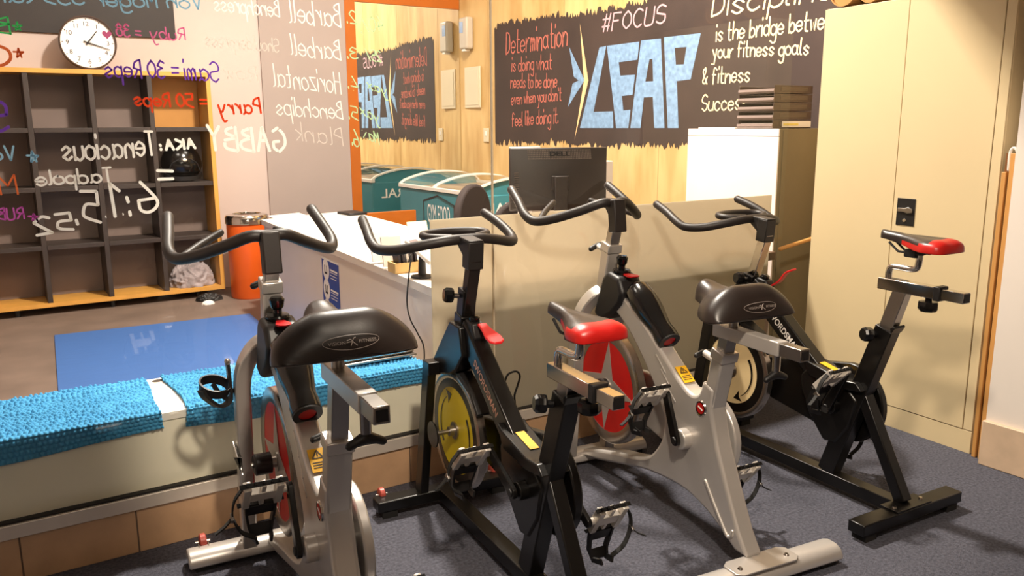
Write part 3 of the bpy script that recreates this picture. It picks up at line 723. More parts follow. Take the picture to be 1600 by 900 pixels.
MB().box(rt_ @ Vector((0,0.035,0.0108)) + Vector((0,0,0.125)), (0.07, 0.07, 0.001), rt_).build('screen', mat('grey screen', (130, 120, 124), 0.3), tb, smooth=0)
pts = [ondesk(652, 398), ondesk(648, 430), ondesk(645, 470), ondesk(650, 497), ondesk(662, 520), ondesk(672, 545), ondesk(670, 600)]
pts = [p + nrm*0.03 for p in pts]; st = Vector((tb.location.x-0.10, tb.location.y-0.06, DZ+0.09))
cb_ = MB().tube(smooth_path([st] + pts, 6), 0.0035, 8).build('power_cable', MATS['black plastic'], None); tag(cb_, 'thin black cable hanging down the white desk front', 'cable')

# orange low screen beyond the desk, and a dark laptop at its far end
OY = 6.76; oa = ony(560, 336, OY); ob = ony(650, 328, OY)
o = MB().bx((oa.x, OY, 0), (ob.x, OY+0.04, ob.z)).build('orange_partition', MATS['orange paint'], None, bevel=0.003); tag(o, 'low orange partition board beyond the far end of the reception desk', 'partition')
lp = thing('laptop', 'dark closed laptop at the far end of the reception desk', 'laptop', (FR.x-0.09, FR.y-0.30, DZ+0.001), 0.1)
MB().bx((-0.08,-0.11,0),(0.08,0.11,0.012)).build('laptop_base', MATS['black plastic'], lp, bevel=0.004); MB().bx((-0.08,-0.11,0.0125),(0.08,0.11,0.02)).build('laptop_lid', MATS['black plastic'], lp, bevel=0.003)

# back desk behind the frosted panel, monitor, chair
bd = thing('office_desk', 'low work desk hidden behind the frosted panel, under the monitor', 'desk', (3.18, 3.5, 0))
MB().bx((-0.62,-0.435,0.745),(0.55,0.42,0.79)).build('desk_top', mat('desk brown', (92, 66, 46), 0.5, var=0.15), bd, bevel=0.003)
MB().bx((-0.59,-0.355,0),(0.52,-0.335,0.745)).build('modesty_panel', MATS['laminate edge'], bd, smooth=0)
for x in (-0.57, 0.50): MB().bx((x-0.02,-0.33,0),(x+0.02,0.38,0.745)).build('desk_leg', MATS['laminate edge'], bd, smooth=0)
mon = thing('computer_monitor', 'black computer monitor seen from behind, above the frosted panel', 'monitor', tuple(onz(876, 410, 0.79).xy) + (0.7905,))
mp_ = ony(873, 280, 3.72); mon.location = (mp_.x, 3.72, 0.7905); yaw = math.radians(-22); mon.rotation_euler = (0, 0, yaw)
H = mp_.z - 0.79; hw = 0.275; hh2 = 0.172
back = MB(); z0 = H-hh2; z1 = H+hh2
ring0 = [(-hw,0.03,z0),(hw,0.03,z0),(hw,0.03,z1),(-hw,0.03,z1)]; ring1 = [(-hw,0.0,z0),(hw,0.0,z0),(hw,0.0,z1),(-hw,0.0,z1)]
ring2 = [(-hw+0.085,-0.03,z0+0.03),(hw-0.085,-0.03,z0+0.03),(hw-0.085,-0.03,z1-0.075),(-hw+0.085,-0.03,z1-0.075)]
mat('monitor black', (44, 36, 32), 0.5, var=0.05)
back.add(ring0+ring1+ring2, [(0,1,2,3)]+[(i,(i+1)%4,4+(i+1)%4,4+i) for i in range(4)]+[(4+i,4+(i+1)%4,8+(i+1)%4,8+i) for i in range(4)]+[(11,10,9,8)])
back.build('monitor_shell', MATS['monitor black'], mon, bevel=0.006)
rib = MB()
for i in range(40):
    x = -hw+0.10 + i*(2*hw-0.20)/39
    for k in range(5):
        z = z1-0.015-0.011*k; y = -0.03*((z1-z)/0.075)
        rib.box((x, y-0.001, z), (0.005, 0.003, 0.008))
rib.build('vent_grille', mat('vent', (104, 92, 84), 0.6), mon, smooth=0)
sd_ = MB()
for k in range(16): sd_.box((-hw+0.045, -0.0165, z0+0.03+0.012*k), (0.05, 0.003, 0.003), Matrix.Rotation(0.34, 3, 'Z'))
sd_.build('vent_grille', MATS['vent'], mon, smooth=0)
nn = Vector((0, -0.075, -0.03)).normalized()
printed('maker_lettering', 'DELL', (0.0, -0.0180, z1-0.034), (1,0,0), Vector((0, 0.03, 0.075)).normalized(), 0.027, mat('dark letter', (14, 12, 11), 0.3), mon, width=0.115, depth=0.004, bold=0.035)
MB().bx((-0.035,-0.065,0.02),(0.035,-0.03,H+0.02)).build('stand_neck', MATS['monitor black'], mon, bevel=0.004)
MB().bx((-0.05,-0.045,H-0.06),(0.05,-0.0305,H+0.02)).build('stand_bracket', MATS['monitor black'], mon, bevel=0.003)
MB().lathe((0,-0.03,0),(0,0,1),[(0,0),(0.12,0),(0.12,0.012),(0.03,0.022),(0,0.022)],32).build('stand_base', MATS['monitor black'], mon)
# white box behind the monitor
wp_ = ony(822, 236, 4.15); w2 = ony(845, 229, 4.15); wl_ = ony(794, 229, 4.15); wr_ = ony(958, 260, 4.15)
wbx = thing('printer', 'white printer behind the black monitor, showing above its top edge', 'printer', ((wl_.x+wr_.x)/2, 4.28, 0.0))
hwid = (wr_.x-wl_.x)/2
MB().bx((-hwid+0.16,-0.13,0.3),(hwid,0.02,w2.z-0.10)).build('printer_body', MATS['white plastic'], wbx, bevel=0.006)
MB().bx((-hwid+0.03,-0.128,w2.z-0.099),(-hwid+(w2.x-wl_.x),-0.09,w2.z)).build('paper_feeder', MATS['white plastic'], wbx, bevel=0.004)
MB().bx((-hwid+0.18,-0.11,0.0),(hwid-0.02,0.0,0.299)).build('stand', MATS['laminate white'], wbx, bevel=0.004)
# office chair
def rounded_slab(w, h, t, zc, y):
    mb = MB(); n = 40; P = []
    for i in range(n):
        a = 2*PI*i/n; c_, s_ = math.cos(a), math.sin(a)
        P.append((w/2*abs(c_)**0.9*(1 if c_ > 0 else -1), y, zc + h/2*abs(s_)**0.95*(1 if s_ > 0 else -1)))
    return mb.prism(P, (0, t, 0))
mat('chair fabric', (48, 38, 36), 0.85, var=0.15, scale=40)
def office_chair(px, Y, topy, bw, rz, label):
    chp = ony(px, 315, Y); ctop = ony(px, topy, Y).z
    ch = thing('office_chair', label, 'chair', (chp.x, Y, 0), rz, 'office chairs behind the desks')
    rounded_slab(bw, 0.52, 0.06, ctop-0.25, 0.0).build('backrest', MATS['chair fabric'], ch, bevel=0.02, seg=3)
    MB().bx((-0.24,0.06,0.44),(0.24,0.5,0.52)).build('seat', MATS['chair fabric'], ch, bevel=0.025, seg=3)
    MB().rtube([(0,0.03,ctop-0.35),(0,-0.02,0.6),(0,0.08,0.42),(0,0.25,0.42)],0.05,0.02).build('back_stem', MATS['black plastic'], ch)
    MB().cyl((0,0.28,0.08),(0,0.28,0.44),0.03).build('gas_column', MATS['black plastic'], ch)
    for k in range(5):
        a = 2*PI*k/5; e = Vector((0.28*math.cos(a), 0.28+0.28*math.sin(a), 0.07))
        lg = MB().rtube([(0,0.28,0.1), e], 0.04, 0.025, up=(0,0,1)).build('base_leg', MATS['black plastic'], ch)
        MB().lathe(e+Vector((0,0,-0.042)), (math.sin(a), -math.cos(a), 0), [(0,-0.02),(0.03,-0.02),(0.03,0.02),(0,0.02)], 18).build('castor', MATS['black plastic'], lg)
office_chair(744, 5.15, 290, 0.46, 0.5, 'black office chair with a rounded back, left of the glass seam')
office_chair(812, 4.45, 316, 0.40, -0.2, 'black office chair partly hidden behind the black monitor')

# white filing cabinet with letter trays
FX = 3.80
fc = thing('filing_cabinet', 'tall white filing cabinet behind the glass, left of the cream cabinet', 'cabinet', (4.08, 3.48, 0))
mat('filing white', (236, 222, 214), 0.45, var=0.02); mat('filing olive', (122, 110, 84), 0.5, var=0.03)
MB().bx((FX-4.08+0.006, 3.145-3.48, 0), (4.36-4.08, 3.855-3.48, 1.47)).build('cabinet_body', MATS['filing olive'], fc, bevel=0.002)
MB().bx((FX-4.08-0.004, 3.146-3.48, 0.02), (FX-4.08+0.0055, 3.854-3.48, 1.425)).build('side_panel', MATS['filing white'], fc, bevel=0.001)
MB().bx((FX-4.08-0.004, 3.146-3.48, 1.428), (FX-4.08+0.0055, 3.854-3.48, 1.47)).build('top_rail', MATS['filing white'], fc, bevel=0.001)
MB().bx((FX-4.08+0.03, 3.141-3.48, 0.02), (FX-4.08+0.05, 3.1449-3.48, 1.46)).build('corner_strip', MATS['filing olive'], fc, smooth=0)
tr_m = mat('smoke tray', (72, 58, 54), 0.2, var=0.1, spec=0.7)
tgrp = 'letter trays stacked on the filing cabinet'
tl = ['bottom dark letter tray of the stack on the filing cabinet, holding papers', 'dark letter tray directly above the bottom one on the filing cabinet', 'middle dark letter tray of the stack on the filing cabinet', 'dark letter tray directly below the top one on the filing cabinet', 'topmost dark letter tray of the stack on the filing cabinet']
for k in range(5):
    t = thing('letter_tray', tl[k], 'tray', (3.97, 3.33, 1.4715+0.0485*k), 0, tgrp)
    a = MB().bx((-0.165,-0.13,0),(0.165,0.13,0.004)); a.bx((-0.165,-0.13,0.004),(0.165,-0.125,0.046)); a.bx((-0.165,0.125,0.004),(0.165,0.13,0.046)); a.bx((0.16,-0.125,0.004),(0.165,0.125,0.046))
    a.build('tray_body', tr_m, t, bevel=0.0015)
    MB().prism([(-0.166,-0.13,0.002),(-0.172,-0.13,0.012),(-0.168,-0.13,0.026),(-0.16,-0.13,0.026),(-0.162,-0.13,0.004)], (0,0.26,0)).build('tray_lip', mat('tray lip', (132, 116, 110), 0.12, var=0.05, spec=0.9), t)
    MB().bx((-0.11,-0.1315,0.014),(0.12,-0.1302,0.036)).build('side_recess', mat('tray recess', (92, 80, 70), 0.3, var=0.05), t, smooth=0)
    if k == 0:
        pp = MB().bx((-0.15,-0.12,0.005),(0.15,0.12,0.03)).build('paper_stack', MATS['paper'], t, smooth=0)
        MB().bx((-0.09,-0.1335,0.006),(0.16,-0.132,0.04)).build('label_strip', MATS['paper'], t, smooth=0)
        MB().bx((-0.08,-0.1345,0.015),(0.05,-0.134,0.028)).build('label_mark', mat('label yellow', (238, 218, 120), 0.6), t, smooth=0)
o = MB().bx((3.83,3.50,1.471),(4.05,3.80,1.476)).build('paper_pile', MATS['paper'], None, smooth=0); tag(o, 'thin pile of white paper beside the letter trays on the filing cabinet', 'paper')

# chest freezer
fz = thing('chest_freezer', 'teal chest freezer with sliding glass lid against the plywood wall', 'freezer', (4.03, 6.85, 0))
X0, X1, Y0, Y1, ZT = -0.49, 0.42, -0.72, 0.74, 0.93
MB().bx((X0,Y0,0.04),(X1,Y1,ZT-0.03)).build('freezer_body', MATS['teal'], fz, bevel=0.008)
MB().bx((X0+0.02,Y0+0.02,0.0),(X1-0.02,Y1-0.02,0.04)).build('plinth', MATS['black plastic'], fz, smooth=0)
# curved lid: rim and rails arch along the width
def arch(x): 
    t = (x-X0)/(X1-X0); return ZT + 0.11*math.sin(PI*min(1, t*0.92+0.02))**0.8 if 0 < t < 1 else ZT
N = 18; xsA = [X0 + (X1-X0)*i/N for i in range(N+1)]
rim = MB()
rim.bx((X0-0.012,Y0-0.012,ZT-0.03),(X0+0.03,Y1+0.012,ZT+0.005)); rim.bx((X1-0.03,Y0-0.012,ZT-0.03),(X1,Y1+0.012,ZT+0.005))
rim.build('lid_rim', MATS['freezer white'], fz, bevel=0.004)
for y in (Y0+0.005, (Y0+Y1)/2, Y1-0.005):
    rl = MB().sweep([(x, y, arch(x)+0.004) for x in xsA], lambda i, t: [(-0.016,-0.008),(0.016,-0.008),(0.016,0.008),(-0.016,0.008)]).build('lid_rail', MATS['freezer white'], fz)
for y in (Y0+0.012, Y1-0.022):
    MB().prism([(X0+0.03,y,ZT-0.03),(X1-0.03,y,ZT-0.03)] + [(x,y,arch(x)-0.011) for x in xsA[::-1] if X0+0.03 < x < X1-0.03], (0,0.01,0)).build('lid_side', MATS['teal'], fz, smooth=0)
for (ya_, yb2) in ((Y0+0.03, -0.015), (0.035, Y1-0.03)):
    vs = []; 
    for x in xsA: vs += [(x, ya_, arch(x)), (x, yb2, arch(x))]
    MB().add(vs, [(2*i,2*i+1,2*i+3,2*i+2) for i in range(N)]).build('lid_glass', MATS['acrylic'], fz)
MB().bx((X0+0.03,Y0+0.025,ZT-0.0295),(X1-0.03,Y1-0.025,ZT-0.024)).build('inner_floor', mat('freezer inside', (150, 136, 116), 0.7, var=0.1), fz, smooth=0)
for ys, s in ((Y0-0.0015, -1), (Y1+0.0015, 1)):
    word = 'NATURAL'
    printed('side_lettering', word, ((X0+X1)/2, ys, 0.78), (-s if False else (1 if s < 0 else -1), 0, 0), (0,0,1), 0.10, MATS['paper'], fz, width=0.70, depth=0.001, bold=0.01)
cy = -0.08; w_, zlo, zhi, zpk = 0.30, 0.38, 0.80, 0.865
hl = [(X0-0.002, cy+w_, zlo), (X0-0.002, cy+w_, zhi), (X0-0.002, cy, zpk), (X0-0.002, cy-w_, zhi), (X0-0.002, cy-w_, zlo), (X0-0.002, cy+w_, zlo)]
logo = MB()
for a, b in zip(hl[:-1], hl[1:]): logo.rtube([a, b], 0.002, 0.016, up=(0,1,0.3))
logo.build('house_logo', MATS['clock ink'], fz, smooth=0)
printed('end_lettering', 'GYM FOOD', (X0-0.001, cy, 0.69), (0,-1,0), (0,0,1), 0.17, MATS['paper'], fz, width=0.44, depth=0.001)

# wall fittings on the plywood, between corner and mural
dA = onw(735, 55); dp = thing('soap_dispenser', 'grey hand sanitiser dispenser on the plywood wall near the mirror', 'dispenser', (wall_x(dA.y)-0.006, dA.y, onw(733, 78).z))
hh3 = onw(733, 28).z - dp.location.z; wd = 0.16
MB().bx((-0.09,-wd/2,0),(0,wd/2,hh3)).build('dispenser_body', mat('dispenser grey', (188, 176, 158), 0.4, var=0.03), dp, bevel=0.02, seg=3)
MB().bx((-0.0925,-0.01,hh3*0.52),(-0.0902,0.06,hh3*0.86)).build('dispenser_window', mat('blue window', (120, 150, 190), 0.2), dp, smooth=0)
MB().bx((-0.085,-0.03,-0.02),(-0.02,0.03,0)).build('nozzle', MATS['white plastic'], dp, bevel=0.004)
a0 = onw(727, 106); a1 = onw(754, 168)
wpn = thing('access_hatch', 'square white hatch panel on the plywood wall below the dispenser', 'panel', (wall_x((a0.y+a1.y)/2)-0.008, (a0.y+a1.y)/2, a1.z))
MB().bx((-0.012, -(a0.y-a1.y)/2, 0), (0, (a0.y-a1.y)/2, a0.z-a1.z)).build('hatch_frame', mat('hatch white', (214, 198, 168), 0.5, var=0.02), wpn, bevel=0.003)
MB().bx((-0.016, -(a0.y-a1.y)/2+0.03, 0.03), (-0.0125, (a0.y-a1.y)/2-0.03, a0.z-a1.z-0.03)).build('hatch_door', MATS['hatch white'], wpn, bevel=0.001)
s0 = onw(761, 211); sw = thing('light_switch', 'small white switch plate on the plywood wall beside the mural', 'switch', (wall_x(s0.y)-0.004, s0.y, s0.z-0.07))
MB().bx((-0.01,-0.05,0),(0,0.05,0.14)).build('switch_plate', MATS['hatch white'], sw, bevel=0.003)
MB().box((-0.012,0,0.085),(0.006,0.03,0.045)).build('rocker', MATS['white plastic'], sw, bevel=0.001)
jb = MB()
for y in (5.0, 6.2, 7.4): jb.bx((wall_x(y)-0.0008, y-0.0015, 0), (wall_x(y)+0.001, y+0.0015, 4.7))
struct(jb.build('trim_5', mat('joint', (128, 96, 54), 0.8), smooth=0))

# ================================================================== SPINNING ROOM
# steel cabinet
cab = thing('storage_cabinet', 'tall cream steel cabinet with two doors and a black lock plate', 'cabinet', (XC, 2.38, 0), math.radians(-2.2))
YA, YBk, ZC = -0.50, 0.47, 2.07
MB().bx((0.0,YA,0),(0.46,YBk,ZC)).build('cabinet_body', MATS['cabinet cream'], cab, bevel=0.003)
MB().bx((-0.012,YA,0.0),(-0.0005,YBk,0.105)).build('plinth', MATS['cabinet cream'], cab, bevel=0.001)
d1 = MB().bx((-0.014,-0.006,0.109),(-0.0005,YBk-0.004,ZC-0.004)).build('door', MATS['cabinet cream'], cab, bevel=0.0015)
d2 = MB().bx((-0.014,YA+0.045,0.109),(-0.0005,-0.0095,ZC-0.004)).build('door', MATS['cabinet cream'], cab, bevel=0.0015)
MB().bx((-0.012,YA,0.109),(-0.0005,YA+0.0415,ZC-0.004)).build('side_strip', MATS['cabinet cream'], cab, bevel=0.001)
lk = MB().bx((-0.0175,-0.125,1.015),(-0.0142,-0.03,1.145)).build('lock_plate', MATS['black plastic'], d2, bevel=0.002); lk['label'] = 'black lock plate'
hd = MB()
hd.prism([(-0.0178,-0.115,1.095),(-0.0178,-0.095,1.105),(-0.0178,-0.075,1.098),(-0.0178,-0.04,1.098),(-0.0178,-0.04,1.080),(-0.0178,-0.07,1.080),(-0.0178,-0.09,1.073),(-0.0178,-0.115,1.078)], (-0.008,0,0))
hd.build('turn_handle', MATS['steel'], d2, bevel=0.002)
MB().lathe((-0.0178,-0.075,1.04),(-1,0,0),[(0,0.003),(0.008,0.003),(0.0095,0)],18).build('keyhole', MATS['chrome'], d2)
# rolls on top of the cabinet
mat('cardboard', (178, 130, 72), 0.75, var=0.12, scale=6)
rl = ['brown cardboard tube lying on the cabinet top, nearest the glass', 'brown cardboard tube in the middle of the three on the cabinet top', 'brown cardboard tube on the cabinet top, farthest from the glass']
for i, (y, r_) in enumerate(((2.735, 0.082), (2.585, 0.064), (2.43, 0.062))):
    t = thing('cardboard_tube', rl[i], 'tube', (XC+0.23, y, ZC+r_+0.001), math.radians(-2.2), 'cardboard tubes on the cabinet')
    MB().lathe((0,0,0),(1,0,0),[(r_-0.006,-0.235),(r_,-0.235),(r_,0.21),(r_-0.006,0.21)],32,closed_prof=True).build('tube_wall', MATS['cardboard'], t)
    MB().lathe((0,0,0),(1,0,0),[(0,-0.222),(r_-0.0062,-0.222)],32).build('end_cap', MATS['cardboard'], t, smooth=0)
# wooden batten and hook between cabinet and wall
bt = thing('wooden_batten', 'upright pine batten between cream cabinet and white wall, with a white hook', 'batten', (3.70, 1.832, 0))
MB().bx((-0.02,-0.028,0.0),(0.0,0.0,1.37)).build('batten_front', MATS['pine'], bt, bevel=0.002)
MB().bx((-0.018,0.012,0.0),(0.003,0.030,1.29)).build('batten_back', MATS['pine'], bt, bevel=0.002)
MB().bx((0.004,-0.026,0.0),(0.012,0.03,1.37)).build('batten_web', mat('dark pine', (120, 74, 30), 0.6, var=0.1), bt, smooth=0)
MB().tube(smooth_path([(-0.012,0.006,1.30),(-0.012,0.006,1.375),(-0.012,-0.008,1.392),(-0.012,-0.022,1.375),(-0.012,-0.022,1.34)],5),0.006,8,rounded=True).build('hook', MATS['white plastic'], bt)
# broom handle sticking out from behind the cabinet
a = ony(1219, 389, 2.955); b = ony(1262, 375, 2.955); dd = (b-a)
o = MB().tube([a, a+dd*3.2], 0.011, 12, rounded=True).build('broom_handle', MATS['pine'], None); tag(o, 'slim wooden pole poking out behind the cream cabinet', 'pole')

# ------------------------------------------------------------------ bikes
mat('bike silver', (196, 190, 184), 0.3, 0.6, var=0.04); mat('bike silver flat', (204, 198, 192), 0.33, 0.5, var=0.03)
mat('bike black', (15, 13, 12), 0.28, var=0.1, spec=0.45); mat('foam', (36, 29, 26), 0.5, var=0.08, scale=30, bump=0.04, bscale=200)
mat('saddle vinyl', (36, 28, 25), 0.36, var=0.06, bump=0.03, bscale=300); mat('saddle red', (178, 22, 18), 0.38, var=0.06)
mat('wheel red', (206, 16, 14), 0.4, var=0.05); mat('wheel yellow', (222, 196, 20), 0.45, var=0.05); mat('wheel cream', (224, 198, 148), 0.4, var=0.05)
mat('rim steel', (176, 166, 156), 0.26, 0.95, var=0.05); mat('star steel', (196, 188, 180), 0.35, 0.5, var=0.05)
mat('rubber', (24, 22, 21), 0.8); mat('pedal alloy', (226, 218, 208), 0.28, 0.4, var=0.04); mat('wheel pink', (176, 74, 62), 0.4, var=0.05); mat('sticker yellow', (236, 178, 24), 0.5, var=0.02)
mat('lever red', (212, 30, 34), 0.35, var=0.03); mat('text grey', (196, 190, 184), 0.5); mat('text copper', (214, 160, 136), 0.45); mat('logo grey', (150, 138, 130), 0.5)
def B(u, v, z): return Vector((-v, u, z))
def BB(L): return [B(*p) for p in L]
def prof(poly, v0, v1, mb=None):
    mb = mb or MB(); return mb.prism([B(u, v0, z) for u, z in poly], (-(v1-v0), 0, 0))
def arc(c, r, a0, a1, n=8):
    return [(c[0]+r*math.cos(math.radians(a0+(a1-a0)*i/n)), c[1]+r*math.sin(math.radians(a0+(a1-a0)*i/n))) for i in range(n+1)]
def smooth2(pts, n=5):
    return [(p.x, p.y) for p in smooth_path([Vector((a, b, 0)) for a, b in pts], n)]

def pedal(parent, u, v, z, side, tilt=-12, hang=1):
    """flat pedal with a toe cage hanging underneath; side=+1 is the rider's left"""
    Rm = Matrix.Rotation(math.radians(tilt), 3, 'X')
    def P(a, b, c): return Rm @ Vector((-side*b*1.25, a*1.2, c*1.2)) + B(u, v, z)     # a forward, b outward, c up
    pb = MB()
    for b0, b1 in ((0.010, 0.026), (0.078, 0.094)):
        pb.prism([P(-0.045, b0, -0.012), P(0.045, b0, -0.012), P(0.045, b0, 0.012), P(-0.045, b0, 0.012)], P(0, b1, 0)-P(0, b0, 0))
    pb.cyl(P(0, 0.0, 0), P(0, 0.094, 0), 0.012, 14)
    pb.prism([P(-0.018, 0.024, -0.010), P(0.018, 0.024, -0.010), P(0.018, 0.024, 0.010), P(-0.018, 0.024, 0.010)], P(0, 0.08, 0)-P(0, 0.024, 0))
    pb.prism([P(-0.046, 0.047, -0.008), P(0.046, 0.047, -0.008), P(0.046, 0.047, 0.009), P(-0.046, 0.047, 0.009)], P(0, 0.057, 0)-P(0, 0.047, 0))
    pd = pb.build('pedal', MATS['pedal alloy'], parent, bevel=0.002)
    for a in (-0.047, 0.047):
        cg = MB().box(P(a, 0.052, 0.0), (0.125, 0.005, 0.013), Rm)
        for k in range(5): cg.box(P(a*1.08, 0.018+0.017*k, 0.0), (0.007, 0.007, 0.010), Rm)
        cg.build('pedal_cage', MATS['bike black'], pd, bevel=0.001)
    tc = MB(); h = -hang
    for b in (0.020, 0.084):
        k_ = (0.052-b)
        tc.sweep([P(0.045, b, 0), P(0.075, b+k_*0.05, h*0.008), P(0.115, b+k_*0.2, h*0.022), P(0.128, b+k_*0.35, h*0.045), P(0.10, b+k_*0.5, h*0.07)], lambda i, t: [(-0.010,-0.0035),(0.010,-0.0035),(0.010,0.0035),(-0.010,0.0035)], up=(side,0,0))
    tc.prism([P(0.05, 0.020, h*0.004), P(0.05, 0.084, h*0.004), P(0.08, 0.082, h*0.010), P(0.08, 0.022, h*0.010)], P(0,0,0.004*h)-P(0,0,0))
    tc.prism([P(0.112, 0.028, h*0.022), P(0.112, 0.076, h*0.022), P(0.128, 0.07, h*0.045), P(0.128, 0.034, h*0.045)], P(0.004,0,0)-P(0,0,0))
    tc.build('toe_clip', MATS['black plastic'], pd)
    strap = MB().sweep(smooth_path([P(-0.03, 0.095, 0.004), P(-0.005, 0.112, h*0.010), P(0.03, 0.116, h*0.03), P(0.07, 0.10, h*0.052), P(0.10, 0.07, h*0.060)], 5), lambda i, t: [(-0.002,-0.008),(0.002,-0.008),(0.002,0.008),(-0.002,0.008)], up=(0,1,0))
    strap.build('toe_strap', MATS['rubber'], pd)
    tail = MB().sweep([P(0.03, 0.118, h*0.033), P(0.04, 0.135, h*0.045), P(0.045, 0.155, h*0.055)], lambda i, t: [(-0.002,-0.007),(0.002,-0.007),(0.002,0.007),(-0.002,0.007)], up=(0,1,0)); tail.build('strap_tail', MATS['rubber'], pd)
    MB().box(P(0.03, 0.118, h*0.032), (0.008, 0.02, 0.022), Rm).build('buckle', MATS['steel'], pd, bevel=0.001)
    return pd

def crank(parent, bu, bz, ang, side, v=0.085, ln=0.17):
    a = math.radians(ang); e = (bu + ln*math.cos(a), bz + ln*math.sin(a)); vo = side*v
    mb = MB(); n = 8; d = Vector((math.cos(a), math.sin(a))); s = Vector((-d.y, d.x))
    def hull(r0, r1):
        P = []
        for i in range(13):
            t = math.radians(90 + 180*i/12); q = Vector((bu, bz)) + (d*math.cos(t) + s*math.sin(t))*r0; P.append((q.x, q.y))
        for i in range(13):
            t = math.radians(-90 + 180*i/12); q = Vector(e) + (d*math.cos(t) + s*math.sin(t))*r1; P.append((q.x, q.y))
        return P
    prof(hull(0.021, 0.016), vo, vo + side*0.016, mb)
    c = mb.build('crank_arm', MATS['bike black'], parent, bevel=0.003)
    MB().lathe(B(bu, vo + side*0.0165, bz), B(0, side, 0), [(0, 0.004), (0.012, 0.004), (0.014, 0)], 18).build('crank_bolt', MATS['black plastic'], c)
    return e

def saddle_wide(parent, u0, z0):
    """broad vinyl saddle; u0 nose tip, z0 height of its underside"""
    L = 0.30; ns = 22; n = 28; vs = []
    for i in range(ns+1):
        t = i/ns; u = u0 - L*t
        if t < 0.45: hw = 0.036 + 0.012*t/0.45 + 0.055*(max(0, t-0.15)/0.30)**2
        else: hw = 0.103 + 0.042*math.sin(min(1, (t-0.45)/0.40)*PI/2)
        if t > 0.86: hw *= math.sqrt(max(0.0, 1-((t-0.86)/0.155)**2))*0.30+0.70
        if t < 0.10: hw *= math.sqrt(max(0.02, 1-((0.10-t)/0.105)**2))
        top = 0.104 - 0.024*math.sin(PI*min(1, t/0.75)) + 0.028*max(0, t-0.45)/0.55
        if t > 0.74: top -= 0.080*((t-0.74)/0.26)**2.2
        if t < 0.12: top -= 0.022*((0.12-t)/0.12)**2
        bot = 0.028 - 0.030*min(1, t/0.5) 
        if t > 0.85: bot += 0.012*(t-0.85)/0.15
        for j in range(n):
            a = 2*PI*j/n; c_, s_ = math.cos(a), math.sin(a)
            x = 1.2*hw*abs(c_)**0.72*(1 if c_ >= 0 else -1)
            xx = abs(x)/max(1.2*hw, 1e-4)
            if s_ >= 0:
                drop = (0.050*max(0, (t-0.2)/0.8)+0.012)*xx**2.0
                zz = bot + (top-drop-bot)*abs(s_)**0.58
                zz += -0.012*math.exp(-(x/0.03)**2)*max(0, min(1, (t-0.35)/0.3))*abs(s_)
            else: zz = bot - 0.006*abs(s_)
            vs.append(B(u, x, z0+zz))
    fs = [(i*n+j, i*n+(j+1)%n, (i+1)*n+(j+1)%n, (i+1)*n+j) for i in range(ns) for j in range(n)]
    fs += [[j for j in range(n)][::-1], [ns*n+j for j in range(n)]]
    s = MB().add(vs, fs).build('saddle', MATS['saddle vinyl'], parent, smooth=70, sub=1); s['label'] = 'wide black vinyl saddle with an oval logo'
    # oval emblem on the rear face
    ur = u0-L-0.003; zc = z0+0.046; yv = Vector((0, 0.42, 1)).normalized(); cN = B(ur, 0.0, zc)
    lg = MB(); P = []
    for i in range(49):
        a = 2*PI*i/48; x = 0.066*math.cos(a); P.append(cN + Vector((x, 0.07*(x/0.066)**2*0.14, 0)) + yv*0.0165*math.sin(a) + Vector((0, -0.002, 0)))
    lg.tube(P[:-1], 0.0007, 6, closed=True); lg.build('logo_oval', MATS['logo grey'], s)
    w1 = printed('logo_lettering', 'VISION', cN + Vector((-0.036, -0.001, 0)), (1,0,0), yv, 0.0075, MATS['logo grey'], s, width=0.04, depth=0.002)
    w2 = printed('logo_lettering', 'FITNESS', cN + Vector((0.036, -0.001, 0)), (1,0,0), yv, 0.0075, MATS['logo grey'], s, width=0.04, depth=0.002)
    fg = MB(); 
    for L_ in ([(-0.012,0.004),(-0.003,0.006),(0.004,-0.002),(0.011,-0.009)], [(-0.004,-0.008),(0.0,0.0),(0.004,0.008),(0.009,0.010)], [(-0.013,0.0),(-0.004,0.001),(0.003,0.0)]):
        fg.tube(smooth_path([cN + Vector((a, -0.002, 0)) + yv*b for a, b in L_], 4), 0.0011, 6)
    fg.build('logo_figure', MATS['logo grey'], s)
    # rails and clamp
    rl_ = MB()
    for v in (-0.022, 0.022): rl_.tube(BB([(u0-0.06, v, z0+0.02), (u0-0.10, v, z0-0.012), (u0-0.20, v, z0-0.012), (u0-0.25, v, z0+0.015)]), 0.004, 8)
    rl_.build('saddle_rails', MATS['chrome'], s)
    return s

